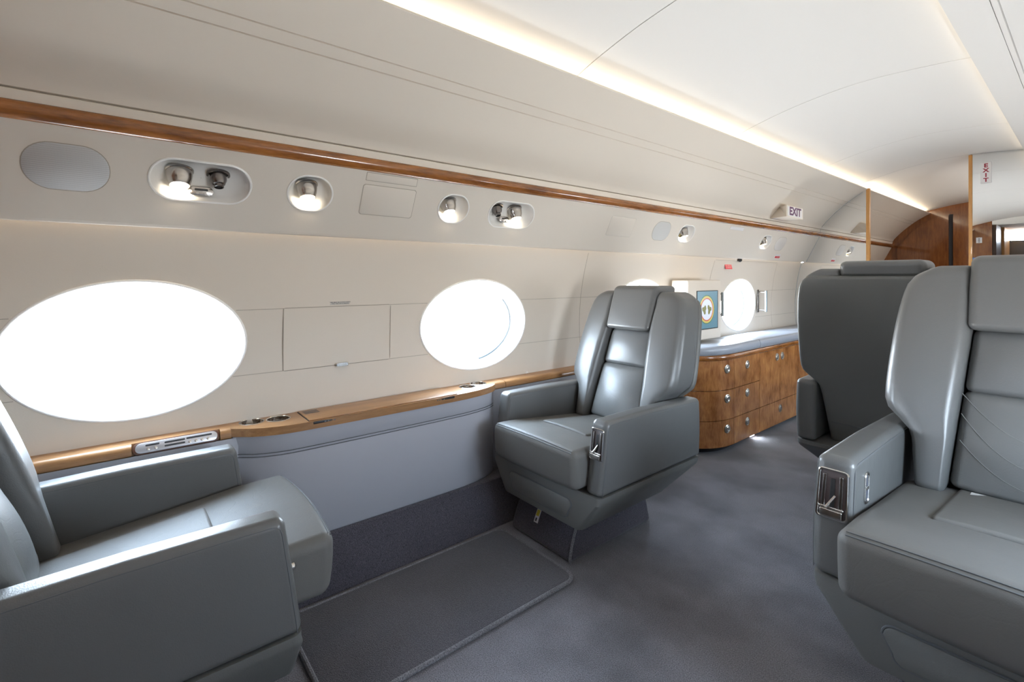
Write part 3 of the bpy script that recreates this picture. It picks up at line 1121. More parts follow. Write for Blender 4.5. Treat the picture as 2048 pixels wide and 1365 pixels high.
# red instruction label, pale label and black knob over the hatch
LZ = 1.20
o = thing('warning_label', 'bright red rectangular label left of the black knob over the hatch window', 'label', (wall_x(LZ), 3.67, LZ))
tilt = lambda x, y, z: (wall_x(1.20) - (z - 1.20) * 0.24 + (x), y, z)
rel(box(-0.0004, 0.0016, 3.62, 3.725, 1.168, 1.232, fn=tilt), o).build('label_plate', M_RED, o)
rel(text_mb('EMERGENCY EXIT\nPULL COVER DOWN\nPULL HANDLE IN\nLIFT DOOR OUT', 0.0135, lambda x, y, z: tilt(0.0020, 3.672 + x * 0.85, 1.200 + y), bold=0.0002), o).build('lettering', M_PINK, o)
o = thing('warning_label', 'pale pink label under the black knob at the hatch top', 'label', (wall_x(1.22), 3.80, 1.215))
rel(box(-0.0004, 0.0014, 3.765, 3.845, 1.205, 1.232, fn=tilt), o).build('label_plate', M_PINK, o)
o = thing('release_button', 'black half-round release button at the top edge of the exit hatch', 'button', (wall_x(1.24), 3.81, 1.24))
lathe([(0.006, 0.0), (0.006, 0.010), (0.0185, 0.012), (0.020, 0.020), (0.015, 0.028), (0.0005, 0.030)], 24, fn=lambda x, y, z: (z, y, x + 0.004)).build('knob_body', M_BLACK, o)
o = thing('warning_label', 'small white and red label at the lower edge of the light panel near the mirror', 'label', psu(4.41, 0.03))
f = lambda x, v, h: psu(4.41 + x, 0.032 + v, h)
rel(plate(0.052, 0.018, 0.002, 0, 0.002, f), o).build('label_plate', M_PLAC, o)
rel(plate(0.048, 0.009, 0.001, 0.001, 0.0028, lambda x, v, h: f(x, v - 0.008, h)), o).build('red_field', M_RED, o)
rel(text_mb('EXIT PULL', 0.013, lambda x, y, z: f(x, y - 0.008, 0.0032)), o).build('lettering', M_PINK, o)

# grab handles either side of the hatch window


def handle(label, yc):
    o = thing('grab_handle', label, 'handle', (-1.86, yc, 0.90), 0, 'hatch grab handles')
    z0, z1 = -0.078, 0.078
    tube([(0.068, 0, z0 - 0.012), (0.068, 0, z1 + 0.012)], 0.0105, 12).build('grip', mat('handle_grey', (0.20, 0.23, 0.24), 0.4), o)
    for z in (z0, z1):
        tube([(-0.004, 0, z), (0.068, 0, z)], 0.0045, 8).build('standoff', M_DKCHROME, o)
    box(-0.0005, 0.006, -0.012, 0.012, z0 - 0.02, z1 + 0.02, 0.003).build('base_plate', M_DKCHROME, o)
    return o


handle('grey grab handle between the wall screen and the hatch window', 3.52)
handle('dark grab handle right of the hatch window', 4.27)

# ------------------------------------------------------------------ wall screen on the credenza
o = thing('monitor', 'white framed wall screen with blue map emblem beside the hatch window', 'screen', (-1.70, 3.11, 0.66))
box(-0.130, -0.004, -0.215, 0.215, 0.015, 0.424, 0.010).build('housing', M_WALL, o)
box(-0.006, -0.0015, -0.115, 0.170, 0.085, 0.352, 0.002).build('bezel', M_BLACK, o)
scr = box(-0.003, 0.0, -0.107, 0.158, 0.092, 0.347).build('screen', M_SCREEN, o)
cyS, czS = 0.012, 0.222


def disc(rx, rz, r0x, r0z, x, name, m):
    n_ = 40
    r1 = [(x, cyS + rx * math.cos(2 * math.pi * k / n_), czS + rz * math.sin(2 * math.pi * k / n_)) for k in range(n_)]
    r2 = [(x, cyS + r0x * math.cos(2 * math.pi * k / n_), czS + r0z * math.sin(2 * math.pi * k / n_)) for k in range(n_)]
    loft([r1, r2], False, False).build(name, m, scr)


disc(0.103, 0.100, 0.096, 0.093, 0.0006, 'emblem_ring', M_S_GRN)
disc(0.096, 0.093, 0.082, 0.079, 0.0007, 'emblem_ring', M_S_YEL)
disc(0.082, 0.079, 0.075, 0.072, 0.0008, 'emblem_ring', M_S_RED)
disc(0.075, 0.072, 0.0005, 0.0005, 0.0009, 'emblem_field', M_S_WHITE)
for sg, pts in ((-1, None), (1, None)):
    blob = []
    rnd = random.Random(3 + sg)
    for k in range(22):
        a = 2 * math.pi * k / 22
        rr = 1 + 0.28 * math.sin(3 * a + sg) + rnd.uniform(-.12, .12)
        blob.append((0.0013, cyS + sg * 0.033 + 0.025 * rr * math.cos(a), czS + 0.000 + 0.027 * rr * math.sin(a)))
    MB().add(blob, [tuple(range(22))]).build('emblem_land', M_S_OLIVE, scr)

# ------------------------------------------------------------------ credenza
cre = thing('credenza', 'low flame-cherry credenza with padded grey top along the wall', 'cabinet', (-1.47, 3.8, 0.0))
CO = cre.location.copy()


def cr(mb, name, m, par=cre, **k):
    mb.v = [(x - CO.x, y - CO.y, z - CO.z) for x, y, z in mb.v]
    return mb.build(name, m, par, **k)


def cre_outline(d, yend=5.085):
    xf = -1.468 + d
    pts = [(-1.835, 2.68 - d)]
    cxp, cyp, rx, ry = -1.835, 3.03, 0.367 + d, 0.35 + d
    for a in range(0, 91, 6):
        t = R(a)
        pts.append((cxp + rx * math.sin(t) ** 0.9, cyp - ry * math.cos(t) ** 0.9))
    pts += [(xf, yend), (-1.835, yend)]
    return pts


cr(prism(cre_outline(-0.012), 0.045, 0.585), 'carcass', M_CAB, sharp=50)
cr(prism(cre_outline(-0.055), 0.0, 0.046), 'plinth', M_BLACK)


def band_strip(y0, y1, z0, z1, d0, d1, name, m=M_CAB, knob=None, full=False):
    """a door or drawer front that follows the outline of the credenza"""
    ol = cre_outline(d1)
    ins = cre_outline(d0)

    def clip(pl):
        res = []
        for (a, b) in zip(pl[1:-2], pl[2:-1]):
            n_ = 6
            for k in range(n_):
                t = k / n_
                res.append((a[0] + (b[0] - a[0]) * t, a[1] + (b[1] - a[1]) * t))
        # dense straight part
        last = pl[-3]
        xf = last[0]
        res = [p for p in res if p[1] < last[1] - 1e-6]
        ky = last[1]
        while ky < pl[-2][1]:
            res.append((xf, ky))
            ky += 0.05
        res.append(pl[-2])
        seg = [p for p in res if y0 < p[1] < y1]

        def at(yv):
            for (a, b) in zip(res, res[1:]):
                if a[1] <= yv <= b[1] + 1e-9:
                    t = (yv - a[1]) / max(b[1] - a[1], 1e-9)
                    return (a[0] + (b[0] - a[0]) * t, yv)
            return res[0] if yv < res[0][1] else res[-1]
        return [at(y0)] + seg + [at(y1)]
    o_, i_ = clip(ol), clip(ins)
    m_ = min(len(o_), len(i_))

    def resample(pl, n_=24):
        L = [0]
        for a, b in zip(pl, pl[1:]):
            L.append(L[-1] + math.hypot(b[0] - a[0], b[1] - a[1]))
        out = []
        for k in range(n_):
            s = L[-1] * k / (n_ - 1)
            for j in range(len(pl) - 1):
                if s <= L[j + 1] + 1e-12:
                    t = (s - L[j]) / max(L[j + 1] - L[j], 1e-9)
                    out.append((pl[j][0] + (pl[j + 1][0] - pl[j][0]) * t, pl[j][1] + (pl[j + 1][1] - pl[j][1]) * t))
                    break
        return out
    o_, i_ = resample(o_), resample(i_)
    rings = [[(p[0], p[1], z0), (p[0], p[1], z1), (q[0], q[1], z1), (q[0], q[1], z0)] for p, q in zip(o_, i_)]
    d = cr(loft(rings), name, m)
    if knob:
        ky, kz = knob
        # knob: round nickel boss
        best = min(o_, key=lambda p: abs(p[1] - ky))
        i0 = o_.index(best)
        a, b = o_[max(i0 - 1, 0)], o_[min(i0 + 1, len(o_) - 1)]
        t = Vector((b[0] - a[0], b[1] - a[1], 0)).normalized()
        nn = Vector((t.y, -t.x, 0))
        q = nn.to_track_quat('Z', 'Y')
        base = Vector((best[0], ky, kz))
        cr(lathe([(0.027, 0.0), (0.027, 0.003), (0.022, 0.005), (0.0195, 0.003), (0.018, 0.003), (0.018, 0.007), (0.013, 0.009), (0.009, 0.0075), (0.0005, 0.008)], 24,
                 fn=lambda x, y, z: tuple(base + q @ Vector((x, y, z)))), 'knob', M_NICKEL, d)
    return d


G = 0.0022
for z0, z1, kz in ((0.040, 0.209, 0.151), (0.209, 0.396, 0.341), (0.396, 0.585, 0.527)):
    band_strip(2.70, 3.032 - G, z0 + G, z1 - G, -0.014, 0.0, 'drawer', M_CAB, (2.955, kz))
    band_strip(3.032 + G, 3.396 - G, z0 + G, z1 - G, -0.014, 0.0, 'drawer', M_CAB, (3.214, kz))
band_strip(3.396 + G, 3.731 - G, 0.209 + G, 0.585 - G, -0.014, 0.0, 'door', M_CAB, (3.679, 0.528))
band_strip(3.731 + G, 4.063 - G, 0.209 + G, 0.585 - G, -0.014, 0.0, 'door', M_CAB, (3.768, 0.528))
band_strip(3.396 + G, 4.063 - G, 0.040 + G, 0.209 - G, -0.014, 0.0, 'drawer', M_CAB, (3.731, 0.148))
band_strip(4.063 + G, 4.40 - G, 0.209 + G, 0.585 - G, -0.014, 0.0, 'door', M_CAB, (4.35, 0.528))
band_strip(4.40 + G, 4.74 - G, 0.209 + G, 0.585 - G, -0.014, 0.0, 'door', M_CAB, (4.44, 0.528))
band_strip(4.063 + G, 4.74 - G, 0.040 + G, 0.209 - G, -0.014, 0.0, 'drawer', M_CAB, (4.40, 0.148))
band_strip(4.74 + G, 5.08, 0.040 + G, 0.585 - G, -0.014, 0.0, 'door', M_CAB)
ol = cre_outline(0.014)
rings = []
for z, d in ((0.5855, 0.008), (0.590, 0.014), (0.606, 0.016), (0.617, 0.012), (0.620, 0.004)):
    rings.append([(x, y, z) for x, y in cre_outline(d)])
cr(loft(rings), 'wood_edge', M_RAIL, sharp=50)


def pad(y0, y1):
    rings = []
    for z, d in ((0.621, 0.008), (0.628, 0.016), (0.650, 0.019), (0.668, 0.016), (0.677, 0.006), (0.680, -0.012)):
        pl = [p for p in cre_outline(d)]
        out = []
        n_ = 40
        for k in range(n_):
            yv = y0 + (y1 - y0) * k / (n_ - 1)
            xx = -1.468 + d
            if yv < 3.03:
                ry = 0.35 + d
                u = max(0.0, min(1.0, (3.03 - yv) / ry))
                sn = math.sqrt(max(0.0, 1 - u ** (2 / 0.9)))
                xx = -1.835 + (0.367 + d) * sn ** 0.9
            out.append((xx, yv))
        e = 0.0 if d > 0.01 else (0.012 - d) * 0.3
        ring_ = [(x, min(max(y, y0 + e), y1 - e), z) for x, y in out]
        rings.append([(-1.835, ring_[0][1], z)] + ring_ + [(-1.835, ring_[-1][1], z)])
    mb = loft(rings)
    mb.v = [(x, y, z - max(0, (-1.468 - x)) * 0.09) for x, y, z in mb.v]
    return mb


for a, b in ((2.672, 3.366), (3.370, 4.30), (4.304, 5.083)):
    cr(pad(a, b), 'top_pad', mat('pad_leather', (0.30, 0.32, 0.36), 0.34, bump=(300, 0.08, 0.001)), sharp=50)
sl = thing('step_light', 'small glowing white step light in the credenza plinth', 'light', (-1.515, 3.38, 0.022))
box(-0.012, 0.004, -0.036, 0.036, -0.018, 0.018, 0.002).build('lamp_housing', M_WHITE, sl)
box(0.003, 0.006, -0.030, 0.030, -0.014, 0.014).build('lens', M_LED, sl)
ld = bpy.data.lights.new('step_lamp', 'SPOT')
ld.energy = 1.2
ld.color = (0.75, 0.87, 1.0)
ld.spot_size = R(130)
ld.shadow_soft_size = 0.02
lo = bpy.data.objects.new('step_lamp_beam', ld)
COL.objects.link(lo)
lo.location = (-1.500, 3.38, 0.028)
lo.rotation_euler = Vector((1, 0, -0.35)).to_track_quat('-Z', 'Y').to_euler()

# ------------------------------------------------------------------ mirrored bulkhead halves with wood edge posts
def wall_outline_left(zmin=0.0):
    pts = [(-1.69, 0.0), (-1.70, 0.2), (-1.78, 0.21), (-1.79, 0.57)]
    pts += [(wall_x(z), z) for z in (0.62, 0.75, 0.88, 1.0, 1.12, 1.24)]
    pts += [(-1.77, 1.258), (-1.66, 1.4846), (-1.65, 1.556)]
    pts += [arc_pt(-1.646 + 0.363 * k / 10) for k in range(11)]
    return pts


lp = wall_outline_left()


def slab(outline, y0, y1):
    return loft([[(x, y0, z) for x, z in outline], [(x, y1, z) for x, z in outline]])


o = thing('bulkhead_mirror', 'tall mirror panel left of the doorway, curved to the cabin wall', 'mirror', (-1.5, YB, 0.0))
PL = [(-1.2935, 0.0)] + [(x, z) for x, z in lp if x < -1.294] + [(-1.2935, lp[-1][1] - 0.006)]
rel(slab(PL, YB + 0.002, YB + 0.02), o).build('core', M_BULK, o)
rel(slab([(x, z) for x, z in PL], YB - 0.001, YB + 0.0015), o).build('mirror_face', M_MIRROR, o)
rel(tube([(x + 0.001, YB - 0.002, z) for x, z in lp[3:] if x < -1.297], 0.0025, 6), o).build('edge_bead', mat('bead_grey', (0.38, 0.38, 0.37), 0.5), o)
PR = [(-0.6115, 0.0)] + [(-0.6115, 2.0535)] + [(x, z - 0.001) for x, z in CE if -0.60 < x < -0.33] + [(-0.318, 1.990), (-0.20, 1.915), (-0.10, 1.845), (0.0, 1.755), (0.09, 1.65), (0.165, 1.535), (0.235, 1.37), (0.30, 1.25), (0.345, 1.0), (0.345, 0.75), (0.33, 0.6), (0.28, 0.55), (0.24, 0.0)]
o = thing('bulkhead_mirror', 'mirror panel right of the doorway carrying the upright red exit placard', 'mirror', (-0.2, YB, 0.0))
rel(slab(PR, YB + 0.002, YB + 0.02), o).build('core', M_BULK, o)
rel(slab(PR, YB - 0.001, YB + 0.0015), o).build('mirror_face', M_MIRROR, o)
o = box(-1.293, -1.266, YB - 0.008, YB + 0.024, 0.0, 1.888, 0.003).build('door_post', M_POST)
tag(o, 'dark honey wood post on the left edge of the doorway', 'post', 'doorway posts')
o = box(-0.634, -0.612, YB - 0.008, YB + 0.024, 0.0, 2.050, 0.003).build('door_post', M_POST)
tag(o, 'light honey wood post on the right edge of the doorway', 'post', 'doorway posts')
o = thing('exit_placard', 'upright white placard with stacked red exit letters on the right mirror', 'sign', (-0.537, YB - 0.004, 1.90))
box(-0.030, 0.030, -0.003, 0.002, -0.080, 0.076, 0.0015).build('placard_plate', M_PLAC, o)
mbt = MB()
for k, ch in enumerate('EXIT'):
    text_mb(ch, 0.040, lambda x, y, z, k=k: (x * 1.12, -0.0036, 0.052 - 0.0365 * k + y), mbt, bold=0.0016)
mbt.build('lettering', M_MAROON, o)

# wood galley wall seen through the doorway
o = box(-1.95, 0.45, YW, YW + 0.05, 0.0, 2.2).build('wall_back', M_BULK)
tag(o, kind='structure')
for x0, x1 in ((-1.72, -1.115), (-1.075, -0.55)):
    dol = [(-1.60, 0.05), (-1.60, 1.47), (-1.46, 1.66), (-1.33, 1.78), (-1.22, 1.83), (x1, 1.83), (x1, 0.05)] if x0 < -1.5 else [(x0, 0.05), (x0, 1.83), (x1, 1.83), (x1, 0.05)]
    d_ = slab(dol, YW - 0.026, YW - 0.004).build('galley_door', M_BULK)
    tag(d_, 'dark glossy cherry galley door left of the dark gap' if x0 < -1.5 else 'dark glossy cherry galley door right of the dark gap', 'door', 'galley doors')
box(-1.113, -1.077, YW - 0.004, YW + 0.001, 0.05, 1.85).build('trim_gap', M_DARK, o)

# front bulkhead behind the camera (seen only in the right mirror): wood, doorway, entry and bright cockpit window
FB = [(-1.90, 0.0), (-1.90, 2.1), (-1.07, 2.1), (-1.07, 0.0)]
wf = slab(FB, Y0 - 0.03, Y0).build('wall_front', M_BULK)
tag(wf, kind='structure')
slab([(-0.36, 0.0), (-0.36, 2.1), (0.6, 2.1), (0.6, 0.0)], Y0 - 0.03, Y0).build('bulkhead_side', M_BULK, wf)
slab([(-1.07, 1.96), (-1.07, 2.1), (-0.36, 2.1), (-0.36, 1.96)], Y0 - 0.03, Y0).build('bulkhead_header', M_CEIL, wf)
box(-1.20, -1.025, -1.3, Y0 - 0.03, 0, 1.95).build('entry_side', mat('dark_panel', (0.05, 0.025, 0.015), 0.3), wf)
box(-1.20, -0.99, -2.30, -1.3, 0, 1.95).build('entry_closet', M_POST, wf)
box(-0.40, -0.36, -2.0, Y0 - 0.03, 0, 1.95).build('entry_side', M_BULK, wf)
box(-1.07, -0.36, -2.25, Y0 - 0.03, 1.95, 2.0).build('entry_ceiling', M_CEIL, wf)
box(-1.07, -0.36, -2.25, -2.05, 0.0, 1.76).build('instrument_panel', mat('instrument_grey', (0.10, 0.12, 0.14), 0.4), wf)
o = thing('bulkhead_placard', 'white three-line placard on the front wood bulkhead, seen in the mirror', 'sign', (-1.22, Y0 + 0.002, 1.71))
box(-0.035, 0.035, -0.001, 0.002, -0.045, 0.045, 0.001).build('placard_plate', M_PLAC, o)
mbt = MB()
for k in range(3):
    box(-0.012, 0.012, 0.002, 0.0026, 0.022 - 0.024 * k - 0.006, 0.022 - 0.024 * k + 0.006, mb=mbt)
mbt.build('placard_lines', M_INK, o)

o = thing('blue_placard', 'small blue square placard low on the front wood bulkhead, seen in the mirror', 'sign', (-1.28, Y0 + 0.002, 1.38))
box(-0.045, 0.045, -0.001, 0.004, -0.05, 0.05, 0.002).build('panel_face', mat('panel_blue', (0.06, 0.16, 0.45), 0.4), o)
box(-0.038, 0.038, 0.003, 0.005, -0.043, 0.043, 0.001).build('panel_inset', mat('panel_blue_light', (0.10, 0.25, 0.60), 0.3), o)
# ------------------------------------------------------------------ floor mat between the window seats
fm = thing('floor_mat', 'dark grey carpet mat with bound edge in front of the window seats', 'mat', (-1.425, 0.85, 0.0))
pts = rrect(0.222, 0.438, 0.045, 6)
loft([[(x, y, z) for x, y in pts] for z in (0.0005, 0.010)] + [[(x * 0.97, y * 0.985, 0.0125) for x, y in pts]]).build('pile', M_MAT, fm)
tube([(x, y, 0.0075) for x, y in pts], 0.0075, 8, closed=True).build('bound_edge', M_BIND, fm)

# ------------------------------------------------------------------ club seats
PLANE = lambda z: 0.45 + 0.34 * (z - 0.47)
REAR = lambda z: 0.640 + 0.29 * (z - 0.616)
WT = smooth_tab([(0.30, 0.200), (0.54, 0.220), (0.585, 0.232), (0.61, 0.258), (0.635, 0.281), (0.68, 0.287), (0.80, 0.282), (0.90, 0.273), (0.97, 0.261), (1.005, 0.243), (1.04, 0.195)], 60)
IT = [(0.40, 0.152), (0.86, 0.116), (1.06, 0.118)]
WTAB = lambda z: interp(WT, z)
ITAB = lambda z: interp(IT, z)


def seat(label, loc, rz, scale, aisle, ped_x=0.0, cush_y=-0.09, tagged=False):
    """one club seat; local frame: x across, y from the arm fronts to the back, z up"""
    root = thing('club_seat', label, 'seat', loc, rz, 'grey leather club seats', scale)
    L, LS = M_LEATHER, M_LEATHER2
    # carpeted pedestal
    def ped(x, y, z):
        t = z / 0.19
        yf = 0.055 + 0.085 * t ** 1.6
        yb = 0.585 - 0.04 * t
        u = (y + 0.265) / 0.53
        return (x * (1 - 0.06 * t) + ped_x, yf + (yb - yf) * u, z)
    pd = rbox(0.18, 0.265, 0.098, 0.02, lambda x, y, z: ped(x, y, z + 0.098), mid=(2, 2, 6)).build('pedestal', M_KICK, root)
    for s in (1,):
        tube([ped(s * 0.178, -0.262, 0.196 * k / 8) for k in range(9)], 0.0055, 8).build('pedestal_binding', M_BIND, pd)
    if tagged:
        def tg(x, y, z):
            q = ped(x - ped_x + 0.0, -0.265, z)
            return (q[0], q[1] - 0.002 - y, q[2])
        b1 = box(-0.115, -0.090, 0, 0.003, 0.075, 0.125, 0.002, fn=lambda x, y, z: tg(x, y, z)).build('release_tag', M_PLAC, pd)
        box(-0.111, -0.094, 0.002, 0.0045, 0.100, 0.121, 0.003, fn=tg).build('tag_yellow', M_YEL, b1)
        box(-0.107, -0.099, 0.002, 0.005, 0.081, 0.093, 0.002, fn=tg).build('tag_mark', M_INK, b1)
    # tapered leather shell
    def sec(hw, y0, y1, z, r_=0.022):
        return [(x, (y0 + y1) / 2 + y, z) for x, y in rrect(hw, (y1 - y0) / 2, r_, 4)]
    loft([sec(0.195, 0.01, 0.50, 0.190), sec(0.218, -0.006, 0.525, 0.193), sec(0.222, -0.008, 0.53, 0.200), sec(0.300, -0.004, 0.652, 0.305), sec(0.304, 0.0, 0.66, 0.318), sec(0.304, 0.0, 0.66, 0.333)]).build('shell', LS, root, sharp=24)
    # drawer front set in the shell
    pts = [(-0.178, 0.2905), (0.178, 0.2905)]
    dr = []
    for (cx, cz, a0) in ((0.156, 0.271, 0), (-0.156, 0.271, 90), (-0.140, 0.2405, 180), (0.140, 0.2405, 270)):
        for k in range(6):
            a = R(a0 + 18 * k)
            dr.append((cx + 0.019 * math.cos(a), cz + 0.019 * math.sin(a)))
    yf = lambda z: -0.0085 + (z - 0.20) * 0.035
    loft([[(x, yf(z) + 0.004, z) for x, z in dr], [(x, yf(z) - 0.004, z) for x, z in dr], [(x * 0.985, yf(z) - 0.0055, 0.2575 + (z - 0.2575) * 0.95) for x, z in dr]]).build('drawer_front', LS, root)
    tube([(x * 1.012, yf(z) - 0.0006, 0.2575 + (z - 0.2575) * 1.05) for x, z in dr], 0.0026, 6, closed=True).build('drawer_gap', M_STITCH, root)

    # arms
    def armf(s):
        def f(x, y, z):
            y2, z2 = y + 0.33, z + 0.464
            t = (z2 - 0.334) / 0.26
            w_ = max(0, 1 - y2 / 0.4)
            y2 += 0.038 * t * w_
            z2 -= 0.012 * max(0, (y2 - 0.3) / 0.36) * t
            x2 = s * 0.2695 + x + s * 0.004 * math.sin(math.pi * min(max(t, 0), 1)) * (1 if x * s > 0 else 0)
            return (x2, y2, z2)
        return f
    for s in (-1, 1):
        nm = 'arm'
        f = armf(s)
        a_ = rbox(0.0355, 0.33, 0.130, 0.020, f, seg=5, mid=(1, 6, 4)).build(nm, L, root)
        for sx2 in (-1, 1):
            xo = sx2 * 0.0341
            path = [f(xo * 1.008, y, 0.1165) for y in (0.31, 0.2, 0.0, -0.2, -0.295)]
            path += [f(xo * 1.008, -0.3 - 0.0175 * math.sin(R(k)), 0.1165 - 0.0175 * (1 - math.cos(R(k)))) for k in (30, 60, 90)]
            path += [f(xo * 1.008, -0.3175, z) for z in (0.06, 0.0, -0.06, -0.124)]
            tube(path, 0.0011, 6).build('stitching', M_STITCH, a_)
        if s == aisle:
            # chrome lever well in the arm front
            def q(x, z, h):
                p = f(x, -0.33, z)
                return (p[0], p[1] - h, p[2])
            c0 = 0.048
            ring = [(x, z) for x, z in rrect(0.0255, 0.052, 0.006, 3)]
            tube([q(x, z + c0, 0.0015) for x, z in ring], 0.003, 8, closed=True).build('lever_bezel', M_CHROME, a_)
            loft([[q(x * 0.98, z * 0.98 + c0, 0.0006) for x, z in ring], [q(x * 0.9, z * 0.95 + c0, 0.0012) for x, z in ring]]).build('lever_well', mat('well_brown', (0.07, 0.05, 0.05), 0.4), a_)
            box(-0.003, 0.003, 0.0, 0.0016, 0.020, 0.082, 0.0007, fn=lambda x, y, z: q(x, z, y + 0.0012)).build('lever_slot', M_BLACK, a_)
            for sx3 in (-1, 1):
                box(0.0145 * sx3 - 0.0035, 0.0145 * sx3 + 0.0035, 0, 0.0045, 0.014, 0.090, 0.0015, fn=lambda x, y, z: q(x, z, y + 0.0008)).build('guide_rail', M_DKCHROME, a_)
            box(-0.019, 0.019, 0, 0.010, 0.000, 0.016, 0.002, fn=lambda x, y, z: q(x, z, y)).build('lever_block', M_BRUSH, a_)
            box(-0.021, 0.021, 0, 0.006, 0.0165, 0.0215, 0.0015, fn=lambda x, y, z: q(x, z, y + 0.002)).build('lever_block', M_CHROME, a_)
            tube([q(-0.007, 0.020, 0.012), q(0.004, 0.046, 0.003)], 0.0028, 8).build('lever', M_CHROME, a_)
            # bezel on the inner face of the arm
            xi = -s * 0.0355
            def q2(y, z, h):
                p = f(xi, y, z)
                return (p[0] - s * h, p[1], p[2])
            rg = rrect(0.0125, 0.033, 0.008, 4)
            tube([q2(-0.232 + y, 0.050 + z, 0.0012) for y, z in rg], 0.0026, 8, closed=True).build('switch_bezel', M_CHROME, a_)
            loft([[q2(-0.232 + y * .95, 0.050 + z * .95, 0.0006) for y, z in rg], [q2(-0.232 + y * .9, 0.050 + z * .9, 0.001) for y, z in rg]]).build('switch_well', mat('well_blue', (0.08, 0.09, 0.12), 0.4), a_)
            box(-0.0095, 0.0095, 0, 0.004, -0.0035, 0.0035, 0.001, fn=lambda x, y, z: q2(-0.232 + x, 0.050 + z, y)).build('switch_bar', M_CHROME, a_)
    # cushion
    yc0, yc1 = cush_y, 0.50
    hy = (yc1 - yc0) / 2

    def cu(x, y, z):
        yy = y + (yc0 + yc1) / 2
        zz = z + 0.414
        fr = max(0, min(1, (0.10 - yy) / 0.19))
        top_ = max(0, z / 0.069)
        u = x / 0.235
        zz += top_ * (0.010 * (1 - u * u) + 0.006 * fr) - top_ * 0.045 * max(0, min(1, (yy - 0.05) / 0.42))
        if yy < 0.0:
            yy -= 0.013 * (1 - u * u) * fr
            yy += 0.010 * max(0, -z / 0.069) * fr
        return (x * (1.0 + 0.010 * fr), yy, zz)
    cs = rbox(0.2335, hy, 0.069, 0.026, cu, seg=5, mid=(8, 10, 2)).build('seat_cushion', M_SEAT, root)
    fy = lambda k: -hy + 0.0075
    tube([cu(-0.215 + 0.43 * k / 16, -hy + 0.0065, 0.0605) for k in range(17)], 0.0016, 6).build('stitching', M_STITCH, cs)
    tube([cu(-0.215 + 0.43 * k / 16, -hy + 0.0115, 0.0655) for k in range(17)], 0.0011, 6).build('stitching', M_STITCH, cs)
    # sunken centre panel of the cushion
    def inf(x, y, z):
        yy = y + 0.315
        zz = 0.4835 - 0.045 * max(0, min(1, (yy - 0.05) / 0.42)) + z + 0.0010
        zz += (0.006 * (1 - (x / 0.128) ** 2) if z > 0 else 0)
        return (x * (1 - 0.12 * max(0, (yy - 0.3) / 0.2) * 0), yy, zz)
    rbox(0.128, 0.185, 0.012, 0.010, inf, seg=4, mid=(5, 5, 1)).build('seat_insert', M_SEAT, root)

    # backrest wings
    def wingf(s):
        def f(x, y, z):
            zz = 0.735 + z
            i, o_ = ITAB(zz), WTAB(zz)
            u = x / 0.08
            xx = (i + o_) / 2 + u * (o_ - i) / 2
            v = (y / 0.07 + 1) / 2
            crown = 0.030 + 0.018 * math.sin(math.pi * max(0, min(1, (zz - 0.47) / 0.56)))
            pf = PLANE(zz) - crown * (1 - 0.45 * max(0, u) ** 2)
            yy = pf + (REAR(zz) - pf) * v
            return (s * xx, yy, zz)
        return f
    for s in (-1, 1):
        rbox(0.08, 0.07, 0.300, 0.030, wingf(s), seg=6, mid=(4, 3, 22)).build('wing', L, root)

    # centre cushions
    def padf(z0, z1, puff):
        def f(x, y, z):
            t = (z / ((z1 - z0) / 2) + 1) / 2
            zz = z0 + (z1 - z0) * t
            w_ = ITAB(zz) - 0.002
            u = x / 0.13
            v = (y / 0.05 + 1) / 2
            pf = PLANE(zz) - puff * (1 - u * u) * (0.35 + 0.65 * math.sin(math.pi * min(1, max(0, t)))) + 0.004
            return (u * w_, pf + (REAR(zz) - 0.02 - pf) * v, zz)
        return f
    rbox(0.13, 0.05, 0.122, 0.020, padf(0.452, 0.698, 0.030), seg=5, mid=(6, 2, 8)).build('back_cushion', leather('grey_back_leather', (0.118, 0.118, 0.115), 0.35, True), root)
    rbox(0.13, 0.05, 0.084, 0.020, padf(0.692, 0.862, 0.018), seg=5, mid=(6, 2, 6)).build('lumbar_cushion', L, root)

    # headrest
    def hf(x, y, z):
        t = (z / 0.101 + 1) / 2
        zz = 0.858 + 0.204 * t
        u = x / 0.125
        v = (y / 0.055 + 1) / 2
        pf = PLANE(zz) - 0.046 - 0.008 * (1 - u * u)
        rr = REAR(zz) + (0.012 if zz > 1.0 else -0.03)
        rr = REAR(zz) - 0.03 + 0.042 * max(0, min(1, (zz - 0.985) / 0.03))
        return (u * 0.1235, pf + (rr - pf) * v, zz)
    rbox(0.125, 0.055, 0.101, 0.022, hf, seg=6, mid=(4, 2, 12)).build('headrest', L, root)

    # back shell (seen from behind)
    def bsf(x, y, z):
        zz = 0.668 + z
        w_ = WTAB(zz + 0.012) + 0.003
        u = x / 0.28
        v = (y / 0.02 + 1) / 2
        return (u * w_, REAR(zz) - 0.015 + 0.034 * v - 0.004 * u * u, zz)
    bs = rbox(0.28, 0.02, 0.340, 0.016, bsf, seg=4, mid=(6, 1, 34)).build('back_shell', LS, root)
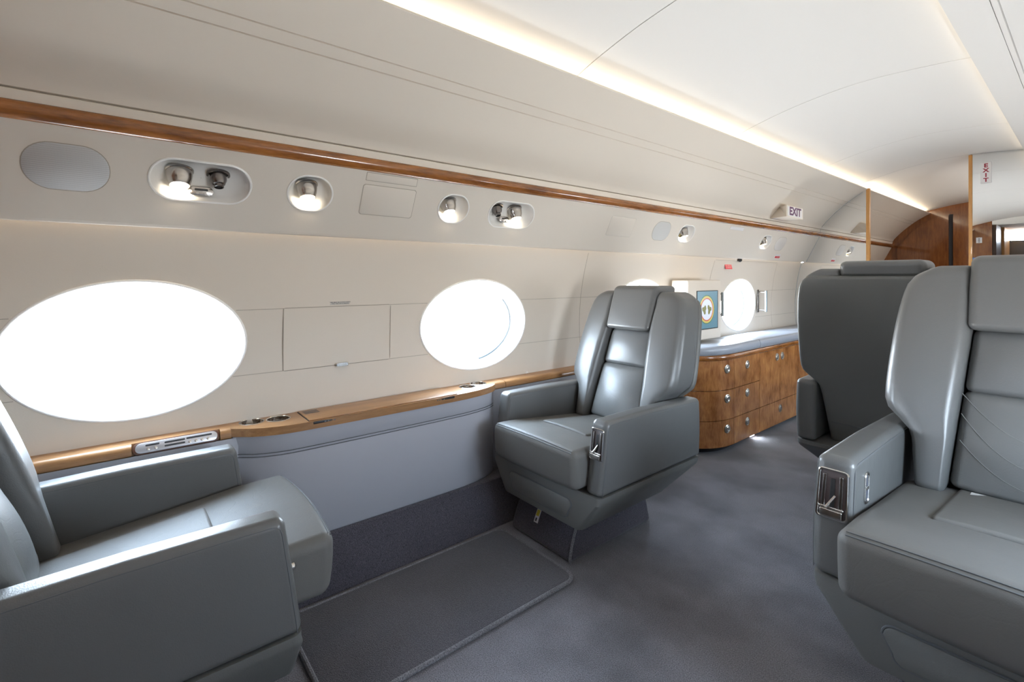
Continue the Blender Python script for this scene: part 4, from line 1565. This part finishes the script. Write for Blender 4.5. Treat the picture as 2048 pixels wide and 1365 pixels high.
    for s in (-1, 1):
        tube([bsf(s * 0.272, 0.0165, -0.32 + 0.64 * k / 30) for k in range(31)], 0.0016, 6).build('piping', L, bs)
    tube([bsf(-0.26 + 0.52 * k / 8, 0.0205, -0.255) for k in range(9)], 0.0016, 6).build('piping', M_STITCH, bs)
    return root




def quilting(root):
    bc = [c for c in root.children if c.name.startswith('back_cushion')][0]
    for s in (-1, 1):
        for z0, z1, k in ((0.690, 0.600, 0.0), (0.640, 0.540, 0.0), (0.575, 0.490, 0.02)):
            pts = []
            for i in range(13):
                t = i / 12
                x = s * (0.128 - 0.126 * t)
                z = z0 + (z1 - z0) * (1 - (1 - t) ** 1.7)
                u = x / ITAB(z)
                tt = (z - 0.452) / 0.246
                pf = PLANE(z) - 0.030 * (1 - u * u) * (0.35 + 0.65 * math.sin(math.pi * tt)) + 0.004
                pts.append((x, pf - 0.0002, z))
            tube(pts, 0.0009, 6).build('stitching', L_STITCH, bc)


L_STITCH = mat('quilt_thread', (0.17, 0.17, 0.165), 0.6)
WS = (1, 1, 1)
s1 = seat('grey leather window seat beside the ledge control panel, seen from its plain arm side', (-1.39, 0.31, 0), R(180), WS, 0)
s2 = seat('grey leather window seat facing the camera in front of the wall screen', (-1.39, 1.28, 0), 0, WS, 1, ped_x=-0.07, cush_y=-0.055, tagged=True)
s3 = seat('grey leather aisle seat seen from behind, in front of the doorway', (-0.535, 3.125, 0), R(180), (1.12, 1.1, 1.1), -1)
s4 = seat('large grey leather aisle seat facing the camera with curved stitching and aisle lever', (-0.105, 1.342, 0), 0, (1.15, 1.1, 1.1), -1)
quilting(s4)
# belt tab showing between cushion and back of the right-hand seat
o = box(-0.028, 0.028, 0.385, 0.4465, 0.4565, 0.4585, 0.0008).build('belt_tab', M_PLAC, s4)
o.location.x = -0.074
o2 = lathe([(0.008, 0), (0.008, 0.006), (0.005, 0.009), (0.0005, 0.009)], 16, fn=lambda x, y, z: (-0.250 + x, 0.012 - z, 0.455 + y)).build('recline_button', M_CHROME, s1)
